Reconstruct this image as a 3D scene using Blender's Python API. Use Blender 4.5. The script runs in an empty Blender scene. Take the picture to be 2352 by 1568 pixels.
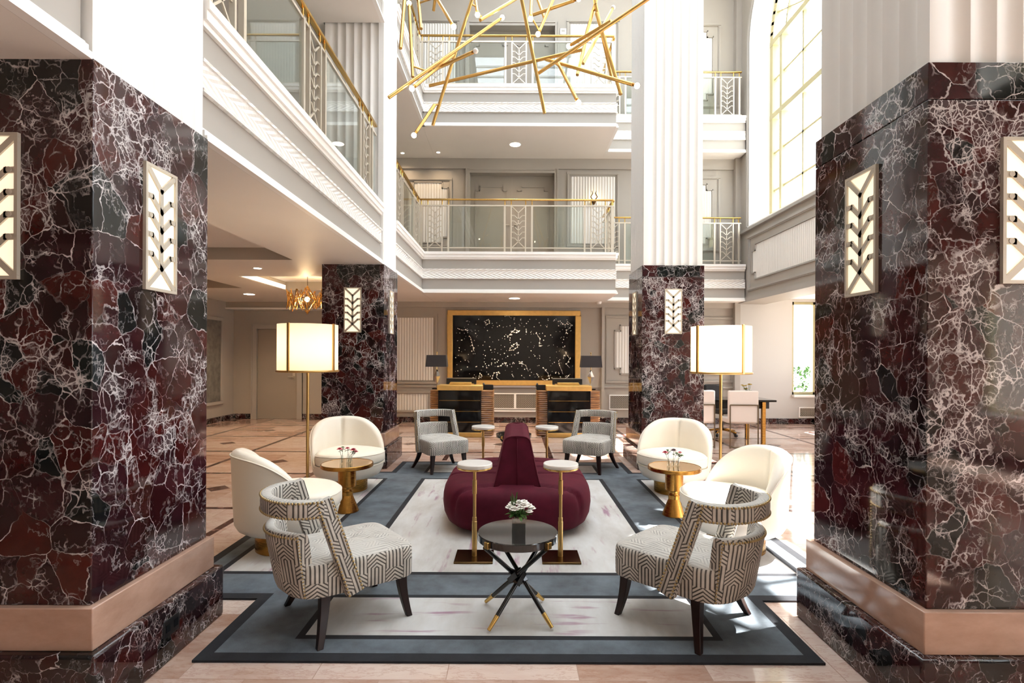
import bpy, bmesh, math, random
from mathutils import Vector, Matrix, Euler
R = random.Random(7)
PI = math.pi
sc = bpy.context.scene
COL = sc.collection
# ------------------------------------------------------------------ camera measures (2352 x 1568 frame)
FPX, CX, CY, EYE, ROLL = 1230.0, 1181.0, 818.0, 1.5, 0.0045
def at(px, py, Y):
    du, dv = px - CX, py - CY
    u, v = du + ROLL * dv, dv - ROLL * du
    return Vector((u * Y / FPX, Y, EYE - v * Y / FPX))

# ------------------------------------------------------------------ mesh builder
class MB:
    def __init__(s):
        s.v, s.f, s.m = [], [], []
        s.mi = 0
    def add(s, vs, fs):
        o = len(s.v)
        s.v += [tuple(v) for v in vs]
        s.f += [tuple(i + o for i in f) for f in fs]
        s.m += [s.mi] * len(fs)
        return s
    def box(s, x0, x1, y0, y1, z0, z1):
        x0, x1 = min(x0, x1), max(x0, x1); y0, y1 = min(y0, y1), max(y0, y1); z0, z1 = min(z0, z1), max(z0, z1)
        v = [(x, y, z) for z in (z0, z1) for y in (y0, y1) for x in (x0, x1)]
        return s.add(v, [(0, 2, 3, 1), (4, 5, 7, 6), (0, 1, 5, 4), (2, 6, 7, 3), (0, 4, 6, 2), (1, 3, 7, 5)])
    def obox(s, M, sx, sy, sz):
        v = [M @ Vector((x, y, z)) for z in (-sz / 2, sz / 2) for y in (-sy / 2, sy / 2) for x in (-sx / 2, sx / 2)]
        return s.add(v, [(0, 2, 3, 1), (4, 5, 7, 6), (0, 1, 5, 4), (2, 6, 7, 3), (0, 4, 6, 2), (1, 3, 7, 5)])
    def quad(s, a, b, c, d):
        return s.add([a, b, c, d], [(0, 1, 2, 3)])
    def cyl(s, p0, p1, r0, r1=None, n=16, caps=True):
        r1 = r0 if r1 is None else r1
        p0, p1 = Vector(p0), Vector(p1)
        d = (p1 - p0).normalized()
        a = d.orthogonal().normalized(); b = d.cross(a)
        v = []
        for p, r in ((p0, r0), (p1, r1)):
            v += [p + (a * math.cos(t) + b * math.sin(t)) * r for t in [2 * PI * i / n for i in range(n)]]
        f = [(i, (i + 1) % n, n + (i + 1) % n, n + i) for i in range(n)]
        if caps: f += [tuple(range(n - 1, -1, -1)), tuple(range(n, 2 * n))]
        return s.add(v, f)
    def tube(s, pts, r, n=8, closed=False):
        pts = [Vector(p) for p in pts]; k = len(pts)
        v, f = [], []
        ref = Vector((0, 0, 1))
        for i, p in enumerate(pts):
            if closed: d = (pts[(i + 1) % k] - pts[i - 1])
            else: d = pts[min(i + 1, k - 1)] - pts[max(i - 1, 0)]
            d.normalize()
            a = ref - d * ref.dot(d)
            if a.length < 1e-3: a = d.orthogonal()
            a.normalize(); b = d.cross(a); ref = a
            rr = r[i] if isinstance(r, (list, tuple)) else r
            v += [p + (a * math.cos(t) + b * math.sin(t)) * rr for t in [2 * PI * j / n for j in range(n)]]
        m = k if closed else k - 1
        for i in range(m):
            for j in range(n):
                i2 = (i + 1) % k
                f.append((i * n + j, i * n + (j + 1) % n, i2 * n + (j + 1) % n, i2 * n + j))
        if not closed: f += [tuple(range(n - 1, -1, -1)), tuple(range((k - 1) * n, k * n))]
        return s.add(v, f)
    def lathe(s, prof, c=(0, 0, 0), n=32):
        cx, cy, cz = c; k = len(prof)
        v = [(cx + r * math.cos(2 * PI * j / n), cy + r * math.sin(2 * PI * j / n), cz + z) for r, z in prof for j in range(n)]
        f = [(i * n + j, i * n + (j + 1) % n, (i + 1) * n + (j + 1) % n, (i + 1) * n + j) for i in range(k - 1) for j in range(n)]
        if prof[0][0] > 1e-5: f.append(tuple(range(n - 1, -1, -1)))
        if prof[-1][0] > 1e-5: f.append(tuple(range((k - 1) * n, k * n)))
        return s.add(v, f)
    def sphere(s, c, r, n=10, m=7, sz=1.0):
        c = Vector(c)
        return s.lathe([(r * math.sin(PI * i / m) + 1e-6, -r * sz * math.cos(PI * i / m)) for i in range(m + 1)], c, n)
    def prism(s, poly, z0, z1, M=None):
        """poly: 2D counter-clockwise outline, extruded along local z, placed by M"""
        n = len(poly)
        v = [Vector((x, y, z)) for z in (z0, z1) for x, y in poly]
        if M is not None: v = [M @ p for p in v]
        f = [(i, (i + 1) % n, n + (i + 1) % n, n + i) for i in range(n)]
        f += [tuple(range(n - 1, -1, -1)), tuple(range(n, 2 * n))]
        return s.add(v, f)
    def grid(s, fn, nu, nv, cu=False, cv=False):
        mu, mv = (nu if cu else nu + 1), (nv if cv else nv + 1)
        v = [fn(i / nu, j / nv) for i in range(mu) for j in range(mv)]
        f = []
        for i in range(nu):
            for j in range(nv):
                a, b = (i + 1) % mu, (j + 1) % mv
                f.append((i * mv + j, a * mv + j, a * mv + b, i * mv + b))
        return s.add(v, f)
    def rings(s, rings, cap0=True, cap1=True):
        n = len(rings[0]); k = len(rings)
        v = [p for r in rings for p in r]
        f = [(i * n + j, i * n + (j + 1) % n, (i + 1) * n + (j + 1) % n, (i + 1) * n + j) for i in range(k - 1) for j in range(n)]
        if cap0: f.append(tuple(range(n - 1, -1, -1)))
        if cap1: f.append(tuple(range((k - 1) * n, k * n)))
        return s.add(v, f)
    def bars(s, lines, w, t, M, z=0.0):
        """flat bars of width w and thickness t along 2D polylines, in the plane of M"""
        for ln in lines:
            for (x0, y0), (x1, y1) in zip(ln, ln[1:]):
                d = Vector((x1 - x0, y1 - y0)); L = d.length
                if L < 1e-6: continue
                d /= L; e = w * .38
                a = Vector((x0, y0)) - d * e; b = Vector((x1, y1)) + d * e
                nn = Vector((-d.y, d.x)) * w / 2
                s.prism([tuple(a - nn), tuple(b - nn), tuple(b + nn), tuple(a + nn)], z - t / 2, z + t / 2, M)
        return s
    def build(s, name, mats, parent=None, loc=(0, 0, 0), rot=None, smooth=None, bevel=None, sub=0, label=None, kind=None):
        me = bpy.data.meshes.new(name)
        me.from_pydata(s.v, [], s.f)
        for m in (mats if isinstance(mats, (list, tuple)) else [mats]): me.materials.append(m)
        if any(s.m): me.polygons.foreach_set('material_index', s.m)
        bm = bmesh.new(); bm.from_mesh(me)
        bmesh.ops.remove_doubles(bm, verts=bm.verts, dist=1e-5)
        bmesh.ops.recalc_face_normals(bm, faces=bm.faces)
        bm.to_mesh(me); bm.free()
        o = bpy.data.objects.new(name, me); COL.objects.link(o)
        o.location = loc
        if rot is not None: o.rotation_euler = rot
        if parent: o.parent = parent
        if smooth is not None:
            me.shade_smooth()
            if smooth < 3.2: me.set_sharp_from_angle(angle=smooth)
        if sub:
            md = o.modifiers.new('sub', 'SUBSURF'); md.levels = sub; md.render_levels = sub
        if bevel:
            md = o.modifiers.new('bev', 'BEVEL'); md.width = bevel; md.segments = 2; md.limit_method = 'ANGLE'; md.angle_limit = .6
            if smooth is None:
                me.shade_smooth(); me.set_sharp_from_angle(angle=.7); md.harden_normals = False
        if label: o['label'] = label
        if kind: o['kind'] = kind
        return o

def tag(o, label, cat, group=None, kind=None):
    o['label'] = label; o['category'] = cat
    if group: o['group'] = group
    if kind: o['kind'] = kind
    return o
def thing(name, label, cat, loc=(0, 0, 0), rz=0.0, group=None, kind=None):
    o = bpy.data.objects.new(name, None); COL.objects.link(o)
    o.empty_display_size = .1
    o.location = loc; o.rotation_euler = (0, 0, rz)
    return tag(o, label, cat, group, kind)
def structure(o): o['kind'] = 'structure'; return o
def kids(o): return [c for c in bpy.data.objects if c.parent == o]
def dup(root, loc, rz, label):
    r = root.copy(); COL.objects.link(r); r.location = loc; r.rotation_euler = (0, 0, rz); r['label'] = label
    for ch in kids(root):
        if ch.parent != root: continue
        c = ch.copy(); COL.objects.link(c); c.parent = r
        for g in kids(ch):
            d = g.copy(); COL.objects.link(d); d.parent = c
    return r

# ------------------------------------------------------------------ materials
def lin(h):
    h = h.lstrip('#'); o = []
    for i in (0, 2, 4):
        c = int(h[i:i + 2], 16) / 255
        o.append(c / 12.92 if c <= .04045 else ((c + .055) / 1.055) ** 2.4)
    return (*o, 1)
class NT:
    def __init__(s, name):
        s.mat = bpy.data.materials.new(name); s.mat.use_nodes = True
        s.t = s.mat.node_tree; s.t.nodes.clear()
        s.out = s.t.nodes.new('ShaderNodeOutputMaterial')
    def n(s, typ, props=None, **ins):
        nd = s.t.nodes.new(typ)
        for k, v in (props or {}).items(): setattr(nd, k, v)
        for k, v in ins.items():
            key = int(k[1:]) if k[0] == 'i' and k[1:].isdigit() else k.replace('_', ' ')
            s.set(nd.inputs[key], v)
        return nd
    def set(s, sock, v):
        if hasattr(v, 'is_output'): s.t.links.new(v, sock)
        elif hasattr(v, 'outputs'): s.t.links.new(v.outputs[0], sock)
        else: sock.default_value = v
    def math(s, op, a, b=0.0, c=0.0):
        nd = s.t.nodes.new('ShaderNodeMath'); nd.operation = op
        s.set(nd.inputs[0], a); s.set(nd.inputs[1], b); s.set(nd.inputs[2], c)
        return nd.outputs[0]
    def ramp(s, fac, stops, interp='LINEAR'):
        nd = s.t.nodes.new('ShaderNodeValToRGB'); cr = nd.color_ramp; cr.interpolation = interp
        while len(cr.elements) < len(stops): cr.elements.new(.5)
        for e, (p, c) in zip(cr.elements, stops):
            e.position = p; e.color = c if len(c) == 4 else (*c, 1)
        s.set(nd.inputs[0], fac)
        return nd.outputs[0]
    def mix(s, fac, a, b, blend='MIX'):
        nd = s.t.nodes.new('ShaderNodeMix'); nd.data_type = 'RGBA'; nd.blend_type = blend
        s.set(nd.inputs[0], fac); s.set(nd.inputs[6], a); s.set(nd.inputs[7], b)
        return nd.outputs[2]
    def noise(s, vec, scale, detail=3.0, rough=.5, out=0):
        nd = s.n('ShaderNodeTexNoise', None, Vector=vec, Scale=scale, Detail=detail, Roughness=rough)
        return nd.outputs[out]
    def obj(s): return s.n('ShaderNodeTexCoord').outputs['Object']
    def bsdf(s, **ins):
        b = s.n('ShaderNodeBsdfPrincipled', None, **ins)
        s.t.links.new(b.outputs[0], s.out.inputs[0]); return b
    def bump(s, h, strength=.3, dist=.01):
        return s.n('ShaderNodeBump', None, Height=h, Strength=strength, Distance=dist).outputs[0]
def paint(name, hexc, rough=.5, metal=0.0, **kw):
    t = NT(name); b = t.bsdf(Base_Color=lin(hexc), Roughness=rough, Metallic=metal)
    for k, v in kw.items(): b.inputs[k.replace('_', ' ')].default_value = v
    return t.mat
def plaster(name, hexc, var=.06):
    t = NT(name); o = t.obj()
    nz = t.noise(o, 1.3, 3)
    c = lin(hexc)
    col = t.ramp(nz, [(.3, tuple(x * (1 - var) for x in c[:3])), (.7, tuple(min(1, x * (1 + var)) for x in c[:3]))])
    t.bsdf(Base_Color=col, Roughness=.55, Normal=t.bump(t.noise(o, 160, 2), .06, .002))
    return t.mat
def brushed(name, hexc, rough=.28, stretch=(1, 1, 60), amt=.12, metal=1.0):
    t = NT(name); o = t.obj()
    mp = t.n('ShaderNodeMapping', None, Vector=o, Scale=stretch)
    nz = t.noise(mp.outputs[0], 12, 4)
    c = lin(hexc)
    col = t.ramp(nz, [(.3, tuple(x * .85 for x in c[:3])), (.7, c)])
    r = t.math('MULTIPLY_ADD', nz, amt, rough - amt / 2)
    t.bsdf(Base_Color=col, Roughness=r, Metallic=metal)
    return t.mat
def emis(name, rgb, strength, base=(.8, .8, .8, 1)):
    t = NT(name); b = t.bsdf(Base_Color=base, Roughness=.5)
    b.inputs['Emission Color'].default_value = (*rgb, 1); b.inputs['Emission Strength'].default_value = strength
    return t.mat
def glassy(name, tint=(1, 1, 1, 1), fac=.08, rough=0.0):
    """thin clear pane: lets light through, reflects by the viewing angle"""
    t = NT(name)
    lw = t.n('ShaderNodeLayerWeight', None, Blend=.5)
    fr = t.math('MULTIPLY_ADD', t.math('POWER', lw.outputs['Facing'], 5.0), .75, fac)
    tr = t.n('ShaderNodeBsdfTransparent', None, Color=tint)
    gl = t.n('ShaderNodeBsdfGlossy', None, Color=(1, 1, 1, 1), Roughness=rough)
    mx = t.n('ShaderNodeMixShader', None, i0=fr, i1=tr, i2=gl)
    t.t.links.new(mx.outputs[0], t.out.inputs[0])
    return t.mat

def marble_levanto(name, scale=1.0, vein=1.0, dark=1.0, seed=0.0):
    t = NT(name)
    o = t.n('ShaderNodeVectorMath', {'operation': 'ADD'}, i0=t.obj(), i1=(seed, seed * .7, seed * .3)).outputs[0]
    w1 = t.n('ShaderNodeVectorMath', {'operation': 'MULTIPLY_ADD'}, i0=t.noise(o, 2.4 * scale, 3, .55, 1), i1=(.14, .14, .14), i2=o)
    w2 = t.n('ShaderNodeVectorMath', {'operation': 'MULTIPLY_ADD'}, i0=t.noise(o, 16 * scale, 3, .6, 1), i1=(.028, .028, .028), i2=w1)
    V = w2.outputs[0]
    vc = t.n('ShaderNodeTexVoronoi', {'feature': 'F1'}, Vector=V, Scale=4.6 * scale)
    cc = t.n('ShaderNodeSeparateColor', None, Color=vc.outputs['Color'])
    k = dark
    base = t.ramp(cc.outputs[0], [(0, (.006 * k, .010 * k, .010 * k)), (.16, (.008 * k, .007 * k, .008 * k)), (.20, (.030 * k, .006 * k, .007 * k)),
                                  (.45, (.062 * k, .010 * k, .008 * k)), (.60, (.040 * k, .011 * k, .013 * k)), (1, (.022 * k, .007 * k, .010 * k))])
    sm = t.ramp(t.noise(V, 6 * scale, 5, .65), [(.35, (.6, .6, .6)), (.7, (1.4, 1.3, 1.3))])
    base = t.mix(1.0, base, sm, 'MULTIPLY')
    def edge(sc_, w, v=V):
        e = t.n('ShaderNodeTexVoronoi', {'feature': 'DISTANCE_TO_EDGE'}, Vector=v, Scale=sc_ * scale).outputs[0]
        return t.n('ShaderNodeMapRange', {'clamp': True}, Value=e, i1=w * .25, i2=w, i3=1.0, i4=0.0).outputs[0]
    mp = t.n('ShaderNodeMapping', None, Vector=V, Rotation=(.5, .6, .4), Scale=(1, 1, .7)).outputs[0]
    big = t.noise(o, 1.7 * scale, 3, .6)                       # where the stone is shattered, where it is sound
    m1 = t.ramp(t.noise(o, 4.2 * scale, 3, .6), [(.42, (0, 0, 0)), (.60, (1, 1, 1))])
    m2 = t.ramp(t.math('ADD', t.math('MULTIPLY', big, .6), t.math('MULTIPLY', t.noise(mp, 5.5 * scale, 3, .6), .4)), [(.49, (0, 0, 0)), (.57, (1, 1, 1))])
    m3 = t.ramp(t.math('ADD', t.math('MULTIPLY', big, .45), t.math('MULTIPLY', t.noise(o, 7.5 * scale, 3, .6), .55)), [(.53, (0, 0, 0)), (.60, (1, 1, 1))])
    wmod = t.math('MULTIPLY_ADD', t.noise(o, 9 * scale, 2, .5), .056, -.0170)
    def edgew(sc_, v=V):
        e = t.n('ShaderNodeTexVoronoi', {'feature': 'DISTANCE_TO_EDGE'}, Vector=v, Scale=sc_ * scale).outputs[0]
        q = t.math('DIVIDE', e, t.math('MAXIMUM', wmod, .003))
        return t.n('ShaderNodeMapRange', {'clamp': True}, Value=q, i1=.45, i2=1.2, i3=1.0, i4=0.0).outputs[0]
    e1 = t.math('MULTIPLY', edgew(4.6), t.math('MULTIPLY_ADD', m1, .85, .1))
    e2 = t.math('MULTIPLY', edge(11, .040, mp), t.math('MULTIPLY', m2, .8))
    e3 = t.math('MULTIPLY', edge(27, .085), t.math('MULTIPLY', m3, .75))
    wisp = t.n('ShaderNodeTexNoise', None, Vector=mp, Scale=4.5 * scale, Detail=5, Roughness=.6).outputs[0]
    wv = t.ramp(t.math('ABSOLUTE', t.math('SUBTRACT', wisp, .5)), [(0, (1, 1, 1)), (.006, (.5, .5, .5)), (.014, (0, 0, 0))])
    e4 = t.math('MULTIPLY', wv, t.math('MULTIPLY_ADD', m1, .35, .03))
    tot = t.math('MAXIMUM', t.math('MAXIMUM', e1, e2), t.math('MAXIMUM', e3, e4))
    haze = t.math('MULTIPLY', t.math('MULTIPLY', m3, m2), .07)
    tot = t.math('MINIMUM', t.math('MULTIPLY', t.math('ADD', tot, haze), vein), 1.0)
    col = t.mix(tot, base, (.70, .655, .665, 1))
    t.bsdf(Base_Color=col, Roughness=.06, Specular_IOR_Level=.5)
    return t.mat
def stone_pink(name, h0, h1, rough=.09):
    t = NT(name); o = t.obj()
    mp = t.n('ShaderNodeMapping', None, Vector=o, Rotation=(.3, .2, .5), Scale=(1, 1, 2.2))
    nz = t.noise(mp.outputs[0], 3.5, 6, .65)
    n2 = t.noise(o, 60, 3)
    c = t.ramp(nz, [(.3, lin(h0)), (.7, lin(h1))])
    c = t.mix(t.math('MULTIPLY', n2, .25), c, lin('#b58a70'))
    t.bsdf(Base_Color=c, Roughness=rough)
    return t.mat
def floor_mat(name):
    t = NT(name); o = t.obj()
    sp = t.n('ShaderNodeSeparateXYZ', None, Vector=o); x, y = sp.outputs[0], sp.outputs[1]
    T = .62
    br = t.n('ShaderNodeTexBrick', {'offset': .5, 'offset_frequency': 2}, Vector=o, Scale=1.0, Color1=(0, 0, 0, 1), Color2=(1, 1, 1, 1), Mortar=(.5, .5, .5, 1), Mortar_Size=.0022, Brick_Width=.62, Row_Height=.62)
    tile = t.n('ShaderNodeSeparateColor', None, Color=br.outputs['Color']).outputs[0]
    off = t.n('ShaderNodeVectorMath', {'operation': 'MULTIPLY_ADD'}, i0=br.outputs['Color'], i1=(9, 5, 3), i2=o)
    mp = t.n('ShaderNodeMapping', None, Vector=off.outputs[0], Rotation=(0, 0, .7), Scale=(1, 3.2, 1))
    nz = t.noise(mp.outputs[0], 2.6, 7, .62)
    f = t.math('ADD', t.math('MULTIPLY', nz, .72), t.math('MULTIPLY', tile, .36))
    col = t.ramp(f, [(.22, lin('#9a7260')), (.42, lin('#b89a8a')), (.60, lin('#cdb5a9')), (.85, lin('#d8c8bd'))])
    vn = t.ramp(t.math('ABSOLUTE', t.math('SUBTRACT', t.noise(mp.outputs[0], 4, 6, .7), .5)), [(0, (1, 1, 1)), (.03, (0, 0, 0))])
    col = t.mix(t.math('MULTIPLY', vn, .35), col, lin('#9b6a52'))
    col = t.mix(t.math('MULTIPLY', br.outputs['Fac'], .5), col, lin('#8a6a58'))
    # dark inlaid bands: lines along the room and across it, with diamond insets
    def band(v, period, phase, half):
        q = t.math('SUBTRACT', t.math('FRACT', t.math('DIVIDE', t.math('ADD', v, phase), period)), .5)
        return t.math('LESS_THAN', t.math('ABSOLUTE', q), half / period)
    P = 1.55
    bx = band(x, P, 2.55 + P / 2, .035)
    by = band(y, P, -6.8 + P / 2 + 4 * P, .035)
    fx = t.math('ABSOLUTE', t.math('SUBTRACT', t.math('FRACT', t.math('DIVIDE', t.math('ADD', x, 2.55), P)), .5))
    fy = t.math('ABSOLUTE', t.math('SUBTRACT', t.math('FRACT', t.math('DIVIDE', t.math('ADD', y, -6.8 + 4 * P), P)), .5))
    dia = t.math('LESS_THAN', t.math('ADD', fx, fy), .09)
    gap = 0.0
    band_all = t.math('MAXIMUM', t.math('MAXIMUM', bx, by), t.math('MAXIMUM', dia, gap))
    zone = t.math('GREATER_THAN', t.math('ADD', t.math('MAXIMUM', t.math('SUBTRACT', t.math('ABSOLUTE', x), 2.35), t.math('SUBTRACT', y, 7.7)), 0), 0)
    bm_ = t.math('MULTIPLY', band_all, zone)
    dk = t.ramp(t.noise(o, 9, 6, .7), [(.4, lin('#3a2220')), (.55, lin('#5c3a32')), (.62, lin('#9a7a70'))])
    col = t.mix(bm_, col, dk)
    t.bsdf(Base_Color=col, Roughness=t.math('MULTIPLY_ADD', nz, .05, .06), Specular_IOR_Level=.6)
    return t.mat
def fabric_maze(name):
    """velvet woven with nested arches of fine light and dark stripes, laid by the direction each face looks"""
    t = NT(name); tc = t.n('ShaderNodeTexCoord'); o = tc.outputs['Object']
    P = t.n('ShaderNodeSeparateXYZ', None, Vector=o); N = t.n('ShaderNodeSeparateXYZ', None, Vector=tc.outputs['Normal'])
    ax, ay, az = (t.math('ABSOLUTE', N.outputs[i]) for i in range(3))
    isz = t.math('GREATER_THAN', az, .72)
    isx = t.math('GREATER_THAN', ax, ay)
    side_u = t.math('ADD', t.math('MULTIPLY', isx, P.outputs[1]), t.math('MULTIPLY', t.math('SUBTRACT', 1, isx), P.outputs[0]))
    u = t.math('ADD', t.math('MULTIPLY', isz, P.outputs[0]), t.math('MULTIPLY', t.math('SUBTRACT', 1, isz), side_u))
    v = t.math('ADD', t.math('MULTIPLY', isz, P.outputs[1]), t.math('MULTIPLY', t.math('SUBTRACT', 1, isz), P.outputs[2]))
    W, L, S = .104, .21, .0208
    uu = t.math('DIVIDE', u, W)
    au = t.math('MULTIPLY', t.math('ABSOLUTE', t.math('SUBTRACT', t.math('FRACT', uu), .5)), W)
    sh = t.math('MULTIPLY', t.math('FLOOR', uu), .5)
    p = t.math('MULTIPLY', t.math('FRACT', t.math('ADD', t.math('DIVIDE', v, L), sh)), L)
    g = t.math('MAXIMUM', au, t.math('SUBTRACT', t.math('MULTIPLY_ADD', au, .75, p), .118))
    st = t.math('FRACT', t.math('DIVIDE', g, S))
    tri = t.math('ABSOLUTE', t.math('SUBTRACT', st, .5))
    ln = t.n('ShaderNodeMapRange', {'clamp': True}, Value=tri, i1=.14, i2=.26, i3=0.0, i4=1.0).outputs[0]
    sheen_mottle = t.noise(o, 9, 4, .6)  # velvet sheen painted in as mottled brightness of both stripe tones
    light = t.ramp(sheen_mottle, [(.3, lin('#b3aea6')), (.7, lin('#d2cdc5'))])
    dark = t.ramp(sheen_mottle, [(.3, lin('#2f2c29')), (.7, lin('#5d5953'))])
    top_sheen = t.math('MULTIPLY', isz, t.ramp(t.noise(o, 6, 4, .6), [(.35, (.55, .55, .55)), (.6, (1, 1, 1))]))  # upward faces paled: sheen of the velvet put into the colour
    col = t.mix(ln, dark, light)
    col = t.mix(t.math('MULTIPLY', top_sheen, .82), col, lin('#c4c1bb'))
    b = t.bsdf(Base_Color=col, Roughness=.75, Normal=t.bump(ln, .25, .004))
    b.inputs['Sheen Weight'].default_value = .2; b.inputs['Sheen Roughness'].default_value = .4
    return t.mat
def velvet(name, hexc, sheen=.6):
    t = NT(name); o = t.obj()
    nz = t.noise(o, 7, 4, .6); c = lin(hexc)
    col = t.ramp(nz, [(.3, tuple(x * .8 for x in c[:3])), (.7, tuple(x * 1.25 for x in c[:3]))])
    b = t.bsdf(Base_Color=col, Roughness=.75, Specular_IOR_Level=.15, Normal=t.bump(t.noise(o, 220, 2), .08, .002))
    b.inputs['Sheen Weight'].default_value = sheen; b.inputs['Sheen Roughness'].default_value = .35
    b.inputs['Sheen Tint'].default_value = tuple(min(1, x * 6 + .1) for x in c[:3]) + (1,)
    return t.mat
def leather(name, hexc):
    t = NT(name); o = t.obj()
    vo = t.n('ShaderNodeTexVoronoi', None, Vector=o, Scale=240)
    t.bsdf(Base_Color=lin(hexc), Roughness=.42, Normal=t.bump(vo.outputs[0], .06, .002))
    return t.mat
def rug_cream(name):
    t = NT(name); o = t.obj()
    m1 = t.n('ShaderNodeMapping', None, Vector=o, Scale=(2.2, .8, 1)); n1 = t.noise(m1.outputs[0], 1.6, 5, .6)
    col = t.ramp(n1, [(.25, lin('#a5a19b')), (.5, lin('#c0bfbd')), (.75, lin('#d1d3d4'))])
    m2 = t.n('ShaderNodeMapping', None, Vector=o, Scale=(1.9, 15, 1)); m3 = t.n('ShaderNodeMapping', None, Vector=o, Scale=(13, 2.0, 1))
    sp = t.n('ShaderNodeSeparateXYZ', None, Vector=o)
    ends = t.math('GREATER_THAN', t.math('ABSOLUTE', t.math('SUBTRACT', sp.outputs[1], 5.08)), 1.6)
    s2 = t.ramp(t.noise(m2.outputs[0], 1.0, 4, .55), [(.56, (0, 0, 0)), (.66, (1, 1, 1))])
    s3 = t.ramp(t.noise(m3.outputs[0], 1.0, 4, .55), [(.56, (0, 0, 0)), (.68, (1, 1, 1))])
    s = t.math('ADD', t.math('MULTIPLY', ends, s2), t.math('MULTIPLY', t.math('SUBTRACT', 1, ends), s3))
    gate = t.ramp(t.noise(o, 1.7, 2, .5), [(.40, (0, 0, 0)), (.54, (1, 1, 1))])
    col = t.mix(t.math('MULTIPLY', t.math('MULTIPLY', s, gate), .62), col, lin('#86386a'))
    fine = t.noise(o, 500, 2)
    t.bsdf(Base_Color=col, Roughness=.95, Normal=t.bump(fine, .35, .004))
    return t.mat
def rug_plain(name, h0, h1, sc_=4):
    t = NT(name); o = t.obj()
    n1 = t.noise(o, sc_, 5, .65); fine = t.noise(o, 420, 2)
    f = t.math('ADD', t.math('MULTIPLY', n1, .6), t.math('MULTIPLY', fine, .4))
    b = t.bsdf(Base_Color=t.ramp(f, [(.35, lin(h0)), (.65, lin(h1))]), Roughness=.95, Normal=t.bump(fine, .4, .005))
    return t.mat
def wood_ribbed(name):
    t = NT(name); o = t.obj()
    mp = t.n('ShaderNodeMapping', None, Vector=o, Scale=(1, 1, 7)); nz = t.noise(mp.outputs[0], 4, 5, .6)
    t.bsdf(Base_Color=t.ramp(nz, [(.3, lin('#5e3c20')), (.55, lin('#97693d')), (.75, lin('#c1945f'))]), Roughness=.3)
    return t.mat
def frieze_mat(name):
    """white plaster band carved with leaning leaves"""
    t = NT(name); o = t.obj()
    sp = t.n('ShaderNodeSeparateXYZ', None, Vector=o)
    u = t.math('ADD', sp.outputs[0], sp.outputs[1]); z = sp.outputs[2]
    k = t.math('SUBTRACT', t.math('FRACT', t.math('MULTIPLY', t.math('MULTIPLY_ADD', t.math('ABSOLUTE', t.math('SUBTRACT', t.math('FRACT', t.math('MULTIPLY', z, 5.3)), .5)), .5, u), 9)), .5)
    w = t.math('ABSOLUTE', k)
    nz = t.noise(o, 40, 3)
    h = t.math('ADD', w, t.math('MULTIPLY', nz, .35))
    t.bsdf(Base_Color=lin('#eeece8'), Roughness=.5, Normal=t.bump(h, .9, .02))
    return t.mat

M = {}
M['white'] = paint('white_gloss_paint', '#f1efec', .4)
M['pilaster'] = paint('pilaster_white_paint', '#e9e7e4', .45)
M['ceil'] = plaster('ceiling_plaster', '#ebe6e0', .02)
M['grey'] = plaster('warm_grey_wall_paint', '#a69f95', .03)
M['fascia'] = plaster('balcony_grey_paint', '#a5a099', .02)
M['taupe'] = plaster('taupe_door_paint', '#978e83', .03)
M['coffer'] = plaster('coffer_taupe', '#a39a8e', .03)
M['panel'] = paint('fluted_panel_paint', '#dcd8d1', .45)
M['frieze'] = frieze_mat('carved_frieze')
M['marble'] = marble_levanto('red_levanto_marble', 1.35, .92, .95)
M['marble_b'] = marble_levanto('red_levanto_marble_fine', 1.45, .9, .95, 7.3)
M['marble_s'] = marble_levanto('dark_base_marble', 1.9, .7, .7, 3.1)
M['pink'] = stone_pink('pink_stone_band', '#a07f6d', '#bf9f8e')
M['floor'] = floor_mat('pink_marble_floor')
M['brass'] = brushed('brushed_brass', '#c8a468', .3)
M['brass2'] = brushed('antique_brass', '#bd8b45', .26)
M['gold'] = brushed('gold_leaf_metal', '#e8bd70', .42, (1, 60, 1), .12, .6)
M['rod'] = brushed('chandelier_brass', '#dcb46e', .33, (1, 1, 1))
M['polished'] = paint('polished_brass', '#d6b06a', .2, 1.0)
M['mirror'] = paint('polished_gold_top', '#c79a5c', .07, 1.0)
M['dkbrass'] = paint('dark_bronze', '#6d5638', .22, 1.0)
M['bronze'] = paint('bronze_tube', '#7d6f5c', .3, 1.0)
M['nickel'] = paint('satin_nickel', '#c2b9aa', .4, .3)
M['nail'] = paint('antique_nailhead', '#b39c70', .35, .8)
M['railmetal'] = paint('champagne_metal', '#d3cabb', .38, .55)
M['chrome'] = paint('chrome', '#d8d8d8', .08, 1.0)
M['black'] = paint('black_lacquer', '#0b0b0d', .08)
M['blacktop'] = paint('smoked_black_top', '#141416', .06, 0, Specular_IOR_Level=.9)
M['blackmatt'] = paint('black_plastic', '#121214', .45)
M['shade_dark'] = paint('charcoal_shade', '#2e2b2d', .8)
M['legwood'] = paint('dark_mahogany', '#1d0b09', .34, 0, Specular_IOR_Level=.3)
M['fabric'] = fabric_maze('maze_velvet')
M['burgundy'] = velvet('burgundy_velvet', '#4e1223', .10)
M['cream'] = leather('cream_leather', '#efe8da')
M['linen'] = leather('pale_linen', '#e6dbd2')
M['rugc'] = rug_cream('streaked_cream_pile')
M['rugb'] = rug_plain('slate_blue_pile', '#41464c', '#6f7981')
M['rugk'] = rug_plain('black_pile', '#16171b', '#25272d', 8)
M['rib'] = wood_ribbed('zebra_wood')
M['glass'] = glassy('clear_glass', (1, 1, 1, 1), .05)
M['railglass'] = glassy('balustrade_glass', (.88, .92, .91, 1), .042)
M['vaseglass'] = glassy('vase_glass', (.93, .96, .95, 1), .10)
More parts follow.
